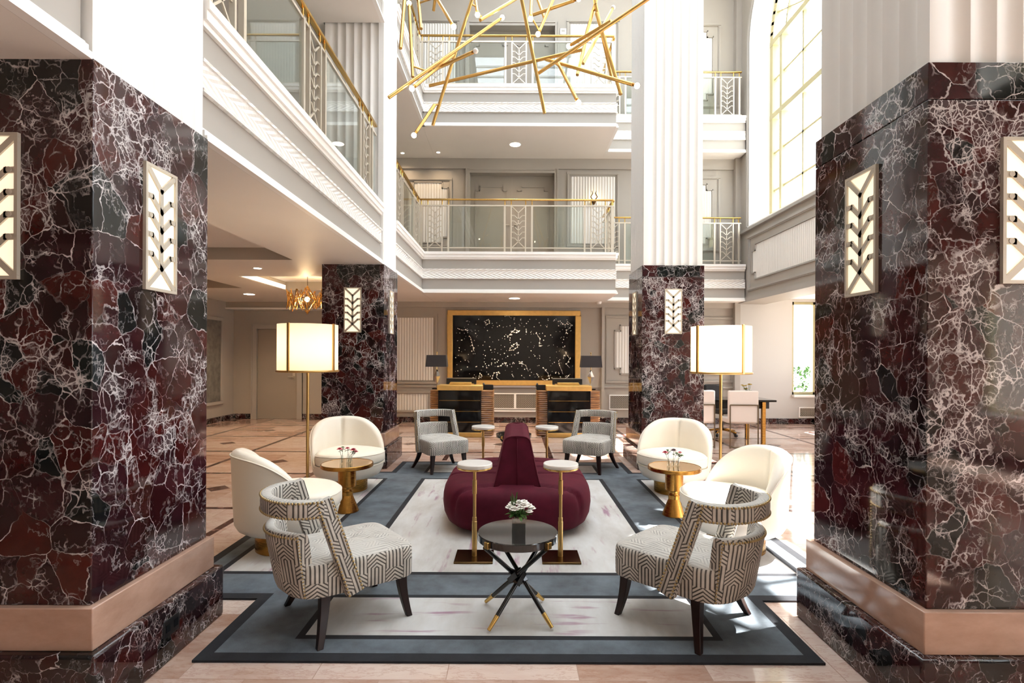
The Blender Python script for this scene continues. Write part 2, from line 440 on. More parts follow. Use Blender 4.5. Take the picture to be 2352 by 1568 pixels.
M['bulb'] = emis('lit_bulb', (1, .78, .45), 30)
M['sconce'] = emis('sconce_glass', (1, .82, .58), .72, (.9, .85, .75, 1))
M['down'] = emis('downlight_lens', (1, .85, .65), 6)
M['cove'] = emis('cove_strip', (1, .86, .68), 1.5)
M['winframe'] = paint('cream_window_frame', '#b3aa82', .45)
M['leaf'] = paint('leaf_green', '#3e6a24', .5)
M['leafd'] = paint('dark_leaf_green', '#24401c', .5)
M['petalw'] = paint('white_petal', '#f4f1ea', .6)
M['petalp'] = paint('pink_petal', '#c4465e', .6)
M['petalr'] = paint('dark_red_petal', '#3a0d18', .6)
M['petaly'] = paint('yellow_petal', '#c9a63a', .6)
M['star'] = paint('gilt_star', '#fffaf0', .5)
M['marbletop'] = paint('white_marble_top', '#f3efe9', .15)
M['grille'] = paint('pewter_grille', '#b9b1a4', .45, .1)
M['vent_dark'] = paint('grille_shade_tone', '#5b524a', .9)
M['art'] = rug_plain('grey_textured_canvas', '#55534e', '#7d7b74', 6)
def frosted(name):
    t = NT(name)
    a = t.n('ShaderNodeBsdfTranslucent', None, Color=(.47, .51, .55, 1)); b = t.n('ShaderNodeBsdfDiffuse', None, Color=(.9, .9, .9, 1))
    mx = t.n('ShaderNodeMixShader', None, i0=.25, i1=a, i2=b); t.t.links.new(mx.outputs[0], t.out.inputs[0])
    return t.mat
M['frost'] = frosted('added_skylight_glass')
def shade_mat(name, rgb, es):
    t = NT(name)
    d = t.n('ShaderNodeBsdfDiffuse', None, Color=(.92, .86, .76, 1))
    tr = t.n('ShaderNodeBsdfTranslucent', None, Color=(1.0, .87, .70, 1))
    mx = t.n('ShaderNodeMixShader', None, i0=.55, i1=d, i2=tr)
    t.t.links.new(mx.outputs[0], t.out.inputs[0])
    return t.mat
M['shade'] = shade_mat('lit_linen_shade', (1, .8, .55), 1)
# ================================================================== ROOM
XL, XR = -1.746, 1.708            # inner faces of the pillars
W = .83
YN, YF = 2.215, 7.16              # front faces of the near and the rear pillars
TOPM = 2.725                      # top of the marble
S1, T1 = 2.72, 3.50               # mezzanine soffit and slab top
S2, T2 = 5.95, 6.70               # upper balcony
YB = 12.1                         # back wall
HT = 10.8
ntrim = [0]
def trim(mb, mats, **kw):
    ntrim[0] += 1
    return structure(mb.build('trim_%d' % ntrim[0], mats, **kw))

structure(MB().box(-6.9, 8.2, -4.2, 13.2, -.06, 0).build('floor', M['floor']))
ADDED_SKYLIGHTS = [(-1.3, 4.6, .6, 4.3), (-1.3, 4.6, 5.7, 10.2)]
def holed(mb, a0, a1, z0, z1, holes, put):
    """cells of a flat wall with rectangular holes; put(a0,a1,z0,z1) makes one cell"""
    A = sorted({a0, a1, *[h[0] for h in holes], *[h[1] for h in holes]}); Z = sorted({z0, z1, *[h[2] for h in holes], *[h[3] for h in holes]})
    for p, q in zip(A, A[1:]):
        for r, s in zip(Z, Z[1:]):
            if any(h[0] <= p and q <= h[1] and h[2] <= r and s <= h[3] for h in holes): continue
            put(p, q, r, s)
mb = MB(); holed(mb, -4.4, 5.8, -4.2, 12.7, ADDED_SKYLIGHTS, lambda a, b, c, d: mb.box(a, b, c, d, HT, HT + .1))
structure(mb.build('ceiling', M['ceil']))
for i, (a, b, c, d) in enumerate(ADDED_SKYLIGHTS):  # unseen frosted skylights, added to brighten the upper storeys
    t = bpy.data.objects.new('window_%d' % (9 + i), None); COL.objects.link(t); t.location = ((a + b) / 2, (c + d) / 2, HT); structure(t)
    w_, d_ = (b - a) / 2, (d - c) / 2
    MB().add([(-w_, -d_, .05), (w_, -d_, .05), (w_, d_, .05), (-w_, d_, .05)], [(0, 1, 2, 3)]).build('added_skylight_pane', M['frost'], t)
    f = MB()
    for k in range(7): f.box(-w_ + 2 * w_ * k / 6 - .03, -w_ + 2 * w_ * k / 6 + .03, -d_, d_, -.02, .04)
    for k in range(7): f.box(-w_, w_, -d_ + 2 * d_ * k / 6 - .03, -d_ + 2 * d_ * k / 6 + .03, -.02, .04)
    f.build('frame', M['white'], t)

# back wall with the recesses of the two double doors
D1 = (-1.02, .89, 3.5, 5.63); D2 = (-1.04, .89, 6.7, 8.95)
mb = MB()
holed(mb, -3.0, 5.05, 0, HT, [D1, D2], lambda a, b, c, d: mb.box(a, b, YB, YB + .22, c, d))
mb.box(-1.2, 1.1, YB + .24, YB + .3, 3.4, 9.1)  # unseen backing added behind the double doors against light leaks
structure(mb.build('wall_back', M['grey']))
def double_door(name, D, hz):
    x0, x1, z0, z1 = D
    t = bpy.data.objects.new(name, None); COL.objects.link(t); t.location = ((x0 + x1) / 2, YB + .2, z0); structure(t)
    hw = (x1 - x0) / 2; h = z1 - z0
    f = MB()
    f.box(-hw - .09, -hw, -.24, -.19, 0, h + .09); f.box(hw, hw + .09, -.24, -.19, 0, h + .09); f.box(-hw, hw, -.24, -.19, h, h + .09)
    f.box(-hw - .09, -hw - .06, -.26, -.19, 0, h + .09); f.box(hw + .06, hw + .09, -.26, -.19, 0, h + .09); f.box(-hw, hw, -.26, -.19, h + .06, h + .09)
    f.build('door_casing', M['grey'], t)
    for s in (-1, 1):
        l = MB().box(s * .0012, s * (hw - .001), -.02, .02, 0.0, h - .001)
        lf = l.build('door_leaf', M['taupe'], t)
        m = MB(); c = s * hw / 2; a = hw / 2 - .12; zb, zt, nz = .25, h - .25, .09
        # raised moulding with stepped corners
        pts = [(-a + nz, zb), (a - nz, zb), (a - nz, zb + nz), (a, zb + nz), (a, zt - nz), (a - nz, zt - nz), (a - nz, zt), (-a + nz, zt), (-a + nz, zt - nz), (-a, zt - nz), (-a, zb + nz), (-a + nz, zb + nz), (-a + nz, zb)]
        m.bars([[(c + x, z) for x, z in pts]], .028, .02, Matrix(((1, 0, 0, 0), (0, 0, -1, -.028), (0, 1, 0, 0), (0, 0, 0, 1))))
        m.build('leaf_moulding', M['taupe'], lf)
        if hz:
            k = MB(); k.cyl((s * .07, -.02, 1.0), (s * .07, -.07, 1.0), .012); k.cyl((s * .07, -.07, 1.0), (s * .17, -.07, 1.0), .010)
            k.build('door_handle', M['nickel'], lf)
    return t
double_door('door_2', D1, 1); double_door('door_3', D2, 1)

# corridor walls beneath the mezzanine
DC = (-6.05, -5.10, 0, 2.12)
mb = MB(); holed(mb, -6.6, -3.0, 0, HT, [DC], lambda a, b, c, d: mb.box(a, b, 12.6, 12.8, c, d))
mb.box(-3.0, -2.96, 12.32, 12.6, 0, HT)
mb.box(-6.05, -5.10, 12.70, 12.8, 0, 2.12)  # unseen block added behind the corridor door to stop light leaking under it
structure(mb.build('wall_corridor_back', M['grey']))
t = bpy.data.objects.new('door_1', None); COL.objects.link(t); t.location = (-5.575, 12.64, 0); structure(t)
MB().box(-.47, .47, -.02, .02, .005, 2.115).build('door_leaf', M['taupe'], t)
f = MB(); f.box(-.60, -.475, -.07, 0, 0, 2.24); f.box(.475, .60, -.07, 0, 0, 2.24); f.box(-.475, .475, -.07, 0, 2.12, 2.24)
f.box(-.60, -.57, -.09, 0, 0, 2.24); f.box(.57, .60, -.09, 0, 0, 2.24); f.box(-.6, .6, -.09, 0, 2.21, 2.24)
f.build('door_casing', M['fascia'], t)
h = MB(); h.box(.36, .42, -.03, -.02, .93, 1.13); h.cyl((.39, -.03, 1.0), (.39, -.08, 1.0), .013); h.cyl((.39, -.08, 1.0), (.27, -.08, 1.0), .011)
h.build('door_handle', M['nickel'], t)
structure(MB().box(-6.8, -6.6, -4.2, 12.8, 0, S1).build('wall_left', M['grey']))
structure(MB().box(-4.4, -4.2, -4.2, 12.6, T1, HT).build('wall_mezzanine', M['grey']))
mb = MB(); holed(mb, -6.8, 8.2, 0, HT, [], lambda a, b, c, d: mb.box(a, b, -4.2, -4.0, c, d))
structure(mb.build('wall_front', M['grey']))
trim(MB().box(-6.6, -3.0, 12.25, 12.6, 2.58, 2.72), M['coffer'])
trim(MB().box(-6.6, -3.0, 12.22, 12.6, 2.55, 2.585), M['white'])

# right wall: low beam, arched windows above, window bay beyond
WX, WO = 5.05, 5.66
SILL, SPR = 4.32, 8.22
ARCH = [(8.30, 11.56), (3.45, 6.71), (-1.4, 1.86)]
mb = MB()
mb.box(WX, WO, -4.2, YB, 2.70, SILL - .001)
ys = [-4.2] + [v for a in sorted(ARCH) for v in a] + [YB]
for p, q in zip(ys[::2], ys[1::2]): mb.box(WX, WO, p, q, SILL, HT)
for y0, y1 in ARCH:
    r = (y1 - y0) / 2; yc = (y0 + y1) / 2; n = 28
    P = [(yc + r * math.cos(PI * i / n), SPR + r * math.sin(PI * i / n)) for i in range(n + 1)]
    for (ya, za), (yb_, zb) in zip(P, P[1:]):
        for X in (WX, WO): mb.quad((X, ya, za), (X, yb_, zb), (X, yb_, HT), (X, ya, HT))
        mb.quad((WX, ya, za), (WX, yb_, zb), (WO, yb_, zb), (WO, ya, za))
structure(mb.build('wall_right', M['grey']))
# white plaster lining of each window reveal
for y0, y1 in ARCH:
    r = (y1 - y0) / 2; yc = (y0 + y1) / 2; n = 28; e = .012
    path = [(y1, SILL)] + [(yc + r * math.cos(PI * i / n), SPR + r * math.sin(PI * i / n)) for i in range(n + 1)] + [(y0, SILL)]
    lb = MB()
    for (ya, za), (yb_, zb) in zip(path, path[1:]):
        ia, ib = ((yc + (ya - yc) * (1 - e / r), SPR + (za - SPR) * (1 - e / r) if za > SPR else za), (yc + (yb_ - yc) * (1 - e / r), SPR + (zb - SPR) * (1 - e / r) if zb > SPR else zb))
        lb.add([(WX - .004, ya, za), (WX - .004, yb_, zb), (WO, yb_, zb), (WO, ya, za), (WX - .004, *ia), (WX - .004, *ib), (WO, *ib), (WO, *ia)],
               [(4, 5, 6, 7), (0, 1, 5, 4), (3, 2, 6, 7)])
    lb.add([(WX - .03, y0, SILL), (WX - .03, y1, SILL), (WO, y1, SILL + .22), (WO, y0, SILL + .22), (WX - .03, y0, SILL - .05), (WX - .03, y1, SILL - .05)], [(0, 1, 2, 3), (0, 1, 5, 4)])
    trim(lb, M['pilaster'], smooth=.6)
    # raised moulding round the opening on the room side
    mo = MB(); path2 = [(y1 + .06, SILL)] + [(yc + (r + .06) * math.cos(PI * i / n), SPR + (r + .06) * math.sin(PI * i / n)) for i in range(n + 1)] + [(y0 - .06, SILL)]
    mo.tube([(WX - .005, a, b) for a, b in path2], .03, 6)
    trim(mo, M['fascia'], smooth=.9)
def arch_window(name, y0, y1):
    X = WO - .10; r = (y1 - y0) / 2 - .012; yc = (y0 + y1) / 2; z0 = SILL + .16
    t = bpy.data.objects.new(name, None); COL.objects.link(t); t.location = (X, yc, z0); structure(t)
    H = SPR - z0; n = 24
    fr = MB(); w = .09
    def strip(pts, wd, dp, mb_):
        for (ya, za), (yb_, zb) in zip(pts, pts[1:]):
            d = Vector((yb_ - ya, zb - za)); L = d.length; d /= L; nn = Vector((-d.y, d.x)) * wd / 2; e = d * wd * .2
            a, b = Vector((ya, za)) - e, Vector((yb_, zb)) + e
            c = [a - nn, b - nn, b + nn, a + nn]
            v = [(sx * dp / 2, p.x, p.y) for sx in (-1, 1) for p in c]
            mb_.add(v, [(0, 1, 2, 3), (7, 6, 5, 4), (0, 4, 5, 1), (1, 5, 6, 2), (2, 6, 7, 3), (3, 7, 4, 0)])
    ol = [(r - w / 2, 0)] + [((r - w / 2) * math.cos(PI * i / n), H + (r - w / 2) * math.sin(PI * i / n)) for i in range(n + 1)] + [(-r + w / 2, 0), (r - w / 2, 0)]
    strip(ol, w * 1.6, .14, fr); fr.build('frame', M['winframe'], t)
    m1 = r - .46
    mu = MB()
    for y in (-m1, m1): strip([(y, 0), (y, H)], .10, .14, mu)
    for z in (H, 6.64 - z0): strip([(-r, z), (r, z)], .11, .15, mu)
    ri = r * .62
    strip([(ri * math.cos(PI * i / n), H + ri * math.sin(PI * i / n)) for i in range(n + 1)], .045, .08, mu)
    mu.build('mullion', M['winframe'], t)
    gb = MB()
    for y in (-m1 + .79, m1 - .79): strip([(y, 0), (y, H)], .046, .06, gb)
    for z in (5.05 - z0, 5.85 - z0, 7.42 - z0): strip([(-r, z), (r, z)], .044, .06, gb)
    for k in range(1, 8):
        a = PI * k / 8; strip([(.12 * math.cos(a), H + .12 * math.sin(a)), (r * math.cos(a), H + r * math.sin(a))], .028, .05, gb)
    gb.build('glazing_bar', M['winframe'], t)
    g = MB(); poly = [(r * .985, 0)] + [(r * .985 * math.cos(PI * i / n), H + r * .985 * math.sin(PI * i / n)) for i in range(n + 1)] + [(-r * .985, 0)]
    g.add([(0, a, b) for a, b in poly], [tuple(range(len(poly)))])
    g.build('pane', M['glass'], t)
for i, (a, b) in enumerate(ARCH): arch_window('window_%d' % (i + 1), a, b)
# framed panel under each arched window
def moulding_frame(mb, a0, a1, z0, z1, to, w=.05, d=.03):
    """four mitred sides; to(a, z, depth) maps to the room"""
    for (p0, p1, q0, q1) in ((a0, a1, z0, z0 + w), (a0, a1, z1 - w, z1), (a0, a0 + w, z0 + w, z1 - w), (a1 - w, a1, z0 + w, z1 - w)):
        for (s0, dd) in ((0, d * .6), (w * .3, d)):
            i = s0
            c = [(p0 + (i if p1 - p0 <= w * 1.01 else 0), q0 + (i if q1 - q0 <= w * 1.01 else 0)), (p1, q0 + (i if q1 - q0 <= w * 1.01 else 0)), (p1, q1), (p0 + (i if p1 - p0 <= w * 1.01 else 0), q1)]
            v = [to(a, z, 0) for a, z in c] + [to(a, z, dd) for a, z in c]
            mb.add(v, [(4, 5, 6, 7), (0, 1, 5, 4), (1, 2, 6, 5), (2, 3, 7, 6), (3, 0, 4, 7)])
def fluted(mb, a0, a1, z0, z1, to, nx=.0, nz=.0, step=.062):
    k = max(2, round((a1 - a0) / step)); st = (a1 - a0) / k
    for i in range(k):
        p, q = a0 + i * st + .003, a0 + (i + 1) * st - .003
        cut = nz if (p - a0 < nx or a1 - q < nx) else 0
        c0, c1 = z0 + cut, z1 - cut
        m_ = (p + q) / 2
        v = [to(p, c0, .004), to(m_, c0, .016), to(q, c0, .004), to(p, c1, .004), to(m_, c1, .016), to(q, c1, .004)]
        mb.add(v, [(0, 1, 4, 3), (1, 2, 5, 4), (0, 2, 1), (3, 4, 5)])
    v = [to(a0, z0 + nz, .004), to(a1, z0 + nz, .004), to(a1, z1 - nz, .004), to(a0, z1 - nz, .004)]
    mb.add(v, [(0, 1, 2, 3)])
    v = [to(a0 + nx, z0, .003), to(a1 - nx, z0, .003), to(a1 - nx, z1, .003), to(a0 + nx, z1, .003)]
    mb.add(v, [(0, 1, 2, 3)])
def stepped_moulding(mb, a0, a1, z0, z1, to, n, w=.025, d=.025):
    P = [(a0 + n, z0), (a1 - n, z0), (a1 - n, z0 + n), (a1, z0 + n), (a1, z1 - n), (a1 - n, z1 - n), (a1 - n, z1), (a0 + n, z1), (a0 + n, z1 - n), (a0, z1 - n), (a0, z0 + n), (a0 + n, z0 + n), (a0 + n, z0)]
    for (xa, za), (xb, zb) in zip(P, P[1:]):
        x0, x1 = min(xa, xb) - w / 2, max(xa, xb) + w / 2; z0_, z1_ = min(za, zb) - w / 2, max(za, zb) + w / 2
        c = [(x0, z0_), (x1, z0_), (x1, z1_), (x0, z1_)]
        mb.add([to(a, z, 0) for a, z in c] + [to(a, z, d) for a, z in c], [(4, 5, 6, 7), (0, 1, 5, 4), (1, 2, 6, 5), (2, 3, 7, 6), (3, 0, 4, 7)])
toR = lambda a, z, d: (WX - d, a, z)
toB = lambda a, z, d: (a, YB - d, z)
toC = lambda a, z, d: (a, 12.6 - d, z)
toM = lambda a, z, d: (-4.2 + d, a, z)
toL = lambda a, z, d: (-6.6 + d, a, z)
for y0, y1 in ARCH:
    m = MB(); moulding_frame(m, y0 + .1, y1 - .02, 2.92, 4.10, toR, .07, .035); stepped_moulding(m, y0 + .3, y1 - .2, 3.14, 3.88, toR, .14)
    trim(m, M['fascia'])
    m = MB(); fluted(m, y0 + .32, y1 - .22, 3.16, 3.86, toR, .13, .13); trim(m, M['panel'])
trim(MB().box(WX - .04, WX, -4.2, YB, 2.70, 2.80).box(WX - .06, WX, -4.2, YB, SILL - .10, SILL - .04), M['fascia'])
# bay beyond the beam
BW = (6.28, 6.84, .66, 2.76)
mb = MB(); holed(mb, WX, 7.0, 0, 2.82, [BW], lambda a, b, c, d: mb.box(a, b, YB, YB + .2, c, d))
structure(mb.build('wall_bay_back', paint('bay_wall_paint', '#bdbab5', .5)))
BO = [(-3.5, -.6), (.4, 3.3), (4.4, 6.0), (9.5, 11.2)]
mb = MB(); holed(mb, -4.2, YB + .2, 0, 2.82, [(a, b, .7, 2.6) for a, b in BO], lambda a, b, c, d: mb.box(6.95, 7.1, a, b, c, d))
structure(mb.build('wall_bay_outer', M['white']))
structure(MB().box(WO - .02, 7.1, -4.2, YB + .2, 2.82, 2.92).build('ceiling_bay', M['white']))
def flat_window(name, frame_pts, M3, w, h):
    t = bpy.data.objects.new(name, None); COL.objects.link(t); t.matrix_world = M3; structure(t)
    f = MB()
    for a in ((-w / 2, -w / 2 + .06, 0, h), (w / 2 - .06, w / 2, 0, h), (-w / 2, w / 2, 0, .06), (-w / 2, w / 2, h - .06, h)): f.box(a[0], a[1], -.05, .05, a[2], a[3])
    f.build('frame', M['winframe'], t)
    MB().box(-w / 2, w / 2, -.20, .02, -.05, 0).build('sill', M['white'], t)
    g = MB().add([(-w / 2, 0, 0), (w / 2, 0, 0), (w / 2, 0, h), (-w / 2, 0, h)], [(0, 1, 2, 3)]); g.build('pane', M['glass'], t)
flat_window('window_4', None, Matrix.Translation((6.56, YB + .1, .66)), .56, 2.1)
for i, (a, b) in enumerate(BO): flat_window('window_%d' % (5 + i), None, Matrix.Translation((7.02, (a + b) / 2, .7)) @ Matrix.Rotation(-PI / 2, 4, 'Z'), b - a, 1.9)

# baseboards
def base(name, boxes):
    mb = MB()
    for b in boxes: mb.box(*b, 0, .125)
    return structure(mb.build(name, M['marble_s'], bevel=.006))
base('baseboard_back', [(-3.0, WX, YB - .025, YB)])
base('baseboard_corridor', [(-6.6, -6.175, 12.575, 12.6), (-4.975, -3.0, 12.575, 12.6)])
base('baseboard_left', [(-6.6, -6.575, -4, 12.57)])
base('baseboard_bay', [(WX, 6.95, YB - .025, YB), (6.925, 6.95, -4, YB - .03)])

# back wall panelling, three storeys
def back_panel(x0, x1, z0, z1, n=0, frame=.09, fl='panel'):
    m = MB(); moulding_frame(m, x0 - frame, x1 + frame, z0 - frame, z1 + frame, toB, .055, .035)
    if n: stepped_moulding(m, x0, x1, z0, z1, toB, n)
    trim(m, M['grey'])
    m = MB(); e = .02 if n else 0; fluted(m, x0 + e, x1 - e, z0 + e, z1 - e, toB, n, n); trim(m, M[fl])
back_panel(-2.80, -1.83, .95, 2.36)
back_panel(-2.80, -1.93, .27, .65, 0, .05)
back_panel(2.27, 3.12, 1.11, 2.21, .125, .21)
back_panel(3.72, 4.76, 1.11, 2.21, .125, .19)
back_panel(-2.42, -1.51, 4.05, 5.42, .13)
back_panel(1.26, 2.26, 4.05, 5.56)
back_panel(3.45, 4.46, 4.05, 5.40, .13, .17)
back_panel(-2.20, -1.36, 7.3, 9.0)
back_panel(1.24, 2.26, 7.3, 9.0)
back_panel(3.45, 4.46, 7.3, 8.85, .13, .17)
m = MB()
for z in (.80, 5.86, 5.80): m.box(-3.0, WX, YB - .03, YB, z, z + .035)
m.box(-3.0, WX, YB - .06, YB, 2.60, 2.72).box(-3.0, WX, YB - .05, YB, 5.72, 5.95).box(1.96, 2.02, YB - .12, YB, .125, 2.6).box(4.93, WX, YB - .14, YB, .125, 5.95).box(4.93, WX, YB - .14, YB, 5.95, HT)
trim(m, M['grey'])
trim(MB().box(-.52, .55, YB - .045, YB, .80, .86).box(-.52, .55, YB - .035, YB, .25, .285), M['white'])
# panelling of the corridor and of the mezzanine side wall
m = MB()
for i in range(5): moulding_frame(m, -3 + i * 3.0, -.4 + i * 3.0, 3.9, 5.5, toM, .06, .03)
trim(m, M['fascia'])

# ------------------------------------------------------------------ wall vents
def grille(name, label, x0, x1, z0, z1, Y, div):
    t = thing(name, label, 'vent', ((x0 + x1) / 2, Y, z0))
    w, h = x1 - x0, z1 - z0
    MB().box(-w / 2, w / 2, -.006, 0, 0, h).build('dark_backing', M['vent_dark'], t)  # flat dark plate; shade of the hollow behind the lattice is in its colour
    f = MB(); b = .022
    f.box(-w / 2 - b, -w / 2, -.025, 0, -b, h + b); f.box(w / 2, w / 2 + b, -.025, 0, -b, h + b); f.box(-w / 2, w / 2, -.025, 0, -b, 0); f.box(-w / 2, w / 2, -.025, 0, h, h + b)
    if div: f.box(-.025, .025, -.025, 0, 0, h)
    f.build('grille_frame', M['white'], t)
    g = MB(); sp = .042
    Mx = Matrix(((1, 0, 0, 0), (0, 0, 1, -.012), (0, 1, 0, 0), (0, 0, 0, 1)))
    for s in (1, -1):
        k = -h
        while k < w + h:
            # line x - s*z = k, clipped to the opening
            xs = []
            for z in (0, h): xs.append((k + s * z if s > 0 else k - z, z))
            (xa, za), (xb, zb) = xs
            pts = []
            for fx in (0, w):
                if (xb - xa) and min(xa, xb) < fx < max(xa, xb): pts.append((fx, za + (fx - xa) / (xb - xa) * (zb - za)))
            for p in xs:
                if 0 <= p[0] <= w: pts.append(p)
            if len(pts) >= 2: g.bars([[(pts[0][0] - w / 2, pts[0][1]), (pts[1][0] - w / 2, pts[1][1])]], .008, .006, Mx)
            k += sp
    g.build('lattice', M['grille'], t)
    return t
grille('vent_grille', 'double lattice wall vent between the two reception desks', -.45, .50, .33, .645, YB, True)
grille('vent_grille', 'lattice wall vent low on the panelled wall beside the window-side rear pillar', 2.17, 3.0, .33, .62, YB, False)
grille('vent_grille', 'small low vent grille under the garden window', 6.45, 6.88, .17, .36, YB - .002, False)

# ------------------------------------------------------------------ leaf lattice used in lamps and railings
def leaf_lines(w, h, n, frame=False):
    a = w / 2; L = []
    vt = h - a * .95; vb = a * .95
    L.append([(-a, h), (0, vt), (a, h)])
    L.append([(0, vb), (0, vt)])
    L.append([(-a, 0), (0, vb), (a, 0)])
    pitch = (vt - vb) / (n + .15)
    for i in range(n):
        z = vb + pitch * i * 1.0
        k = a * .66
        for s in (-1, 1): L.append([(0, z), (s * k, z + k * .92), (s * a, z + k * .95)])
    return L
XZ = lambda y: Matrix(((1, 0, 0, 0), (0, 0, -1, y), (0, 1, 0, 0), (0, 0, 0, 1)))

# ------------------------------------------------------------------ marble pillars with fluted pilasters above
def pillar(name, label, s, y0, joint):
    X = XL if s < 0 else XR
    t = thing(name, label, 'pillar', (X + s * W / 2, y0 + W / 2, 0), 0, None, 'thing')
    a = W / 2
    def blk(e, z0, z1): return MB().box(-a - e, a + e, -a - e, a + e, z0, z1)
    blk(.066, 0, .287).build('plinth', M['marble_s'], t, bevel=.012)
    blk(.029, .287, .462).build('stone_band', M['pink'], t, bevel=.004, label='pink stone band')
    top = TOPM - (.155 if joint else 0)
    blk(0, .462, top).build('shaft', M['marble'] if s < 0 else M['marble_b'], t, bevel=.004)
    if joint: blk(0, top + .003, TOPM).build('top_course', M['marble'], t, bevel=.003)
    # fluted pilaster: scalloped outline
    b = a - .02; e = .065; k = 6; out = []
    for side in range(4):
        ang = side * PI / 2
        fw = (2 * b - 2 * e) / k
        pts = [(-b, -b), (-b + e, -b)]
        for i in range(k):
            x0 = -b + e + i * fw
            for j in range(1, 8):
                u = j / 7; pts.append((x0 + fw * (.04 + .92 * u), -b + .020 * math.sin(PI * u) ** .8))
            pts.append((x0 + fw, -b))
        out += [(x * math.cos(ang) - y * math.sin(ang), x * math.sin(ang) + y * math.cos(ang)) for x, y in pts[:-1] + [pts[-1]]]
    MB().prism(out, TOPM, HT).build('pilaster', M['pilaster'], t, smooth=.6, label='white fluted pilaster above the marble')
    return t
pillar('marble_pillar', 'red marble pillar beside the armchair nearest the pendant corridor, black outlet in its base', -1, YN, False)
pillar('marble_pillar', 'tall red marble pillar at the sunny window side in front of the seating', 1, YN, True)
pillar('marble_pillar', 'red marble pillar standing between the gold wire pendant and the reception desks', -1, YF, False)
pillar('marble_pillar', 'red marble pillar behind the floor lamp on the window side, office desk beyond it', 1, YF, True)
t = thing('power_outlet', 'black power outlet plate set in the dark plinth of the pillar', 'outlet', (XL + .066, 2.63, .13))
MB().box(0, .006, -.06, .06, 0, .085).build('cover_plate', M['blackmatt'], t, bevel=.002)
for y in (-.03, .03): MB().box(.006, .008, y - .015, y + .015, .025, .06).build('socket', M['black'], t)

# ------------------------------------------------------------------ recessed sconces in the marble
def sconce(label, pos, rz):
    t = thing('wall_sconce', label, 'wall light', pos, rz, 'leaf pattern sconces in the pillars')
    w, h, fr = .205, .575, .014
    MB().box(-w / 2, w / 2, -.006, .03, 0, h).build('diffuser', M['sconce'], t)
    f = MB(); o = w / 2 + fr
    f.box(-o, -w / 2, -.016, .02, -fr, h + fr); f.box(w / 2, o, -.016, .02, -fr, h + fr); f.box(-w / 2, w / 2, -.016, .02, -fr, 0); f.box(-w / 2, w / 2, -.016, .02, h, h + fr)
    f.build('frame', M['nickel'], t)
    g = MB().bars(leaf_lines(w, h, 4), .025, .008, XZ(-.010))
    Lp = leaf_lines(w, h, 4)
    for l in Lp[3:]:
        x, z = l[-1]; sx = 1 if x > 0 else -1
        g.cyl((x - sx * .022, -.0165, z), (x - sx * .022, -.0045, z), .012, n=12)
    g.build('leaf_grille', M['nickel'], t)
    return t
ZS = 1.822
for (s, y0, la, lb) in ((-1, YN, 'lit leaf sconce on the shaded camera-facing side of the pillar with the outlet', 'lit leaf sconce on the pillar with the outlet, facing the sofa'),
                        (1, YN, 'lit leaf sconce on the front of the sunny window-side pillar', 'lit leaf sconce facing the sofa on the front window-side pillar'),
                        (-1, YF, 'lit leaf sconce above the floor lamp near the gold pendant', 'narrowly seen leaf sconce on the rear pillar, facing the star painting from the pendant side'),
                        (1, YF, 'pale leaf sconce on the rear pillar above the window-side floor lamp', 'narrowly seen leaf sconce with warm glow beside the stepped wall panel')):
    X = XL if s < 0 else XR
    sconce(la, (X + s * W / 2, y0, ZS), 0)
    sconce(lb, (X, y0 + W / 2, ZS), PI / 2 if s < 0 else -PI / 2)

# ------------------------------------------------------------------ balconies
def balcony(name, label, slabs, faces, soffit, z0):
    """slabs: (x0,x1,y0,y1); faces: (axis, sign, plane, a0, a1) get grey fascia and white bands"""
    t = thing(name, label, 'balcony', (0, 0, z0), 0, None, 'thing')
    m = MB()
    for b in slabs: m.box(*b[:4], b[4] if len(b) > 4 else .012, .775)
    m.build('slab', M['fascia'], t)
    m = MB()
    for b in soffit: m.box(*b, 0, .011)
    if soffit: m.build('soffit', M['ceil'], t)
    # white mouldings, fitted along each open edge
    for nm, prof, mat in (('base_moulding', ((0, .03, .05), (.03, .06, .035), (.06, .075, .02)), M['white']),
                          ('frieze_band', ((.28, .30, .03), (.30, .45, .018), (.45, .47, .03)), M['frieze']),
                          ('cornice_moulding', ((.655, .69, .025), (.69, .75, .045), (.75, .80, .06)), M['white'])):
        m = MB()
        for ax, sg, pl, a0, a1 in faces:
            for q0, q1, d in prof:
                if ax == 'x': m.box(pl, pl + sg * d, a0, a1, q0, q1)
                else: m.box(a0, a1, pl, pl + sg * d, q0, q1)
        m.build(nm, mat, t)
    return t
EDG = -1.80
c0, c1, c2, c3 = YN - .0, YN + W, YF, YF + W
balcony('balcony', 'grey and white balcony front running beside the pillars over the corridor', 
        [(-6.58, -3.03, -3.97, 12.57, .17), (-3.03, XL - W, -3.97, YB - .03, .17), (XL - W, EDG, -3.97, c0), (XL - W, EDG, c1, c2), (XL - W, EDG, c3, YB - .03)],
        [('x', 1, EDG, -3.97, c0), ('x', 1, EDG, c1, c2), ('x', 1, EDG, c3, 10.40)], [], S1)
balcony('balcony', 'long grey and white balcony front above the black star painting', [(EDG + .003, 1.96, 10.40, YB - .03)],
        [('y', -1, 10.40, EDG, 1.96), ('x', 1, 1.96, 10.40, 11.64)], [(EDG + .003, 1.96, 10.40, YB - .03)], S1)
balcony('balcony', 'short set-back balcony behind the window-side pillar, first tier', [(1.961, WX - .03, 11.68, YB - .03)], [('y', -1, 11.68, 2.02, WX - .03)], [(1.961, WX - .03, 11.68, YB - .03)], S1)
US = [(-4.17, -3.03, -3.97, 12.57), (-3.03, XL - W, -3.97, YB - .03), (XL - W, EDG, -3.97, c0), (XL - W, EDG, c1, c2), (XL - W, EDG, c3, YB - .03)]
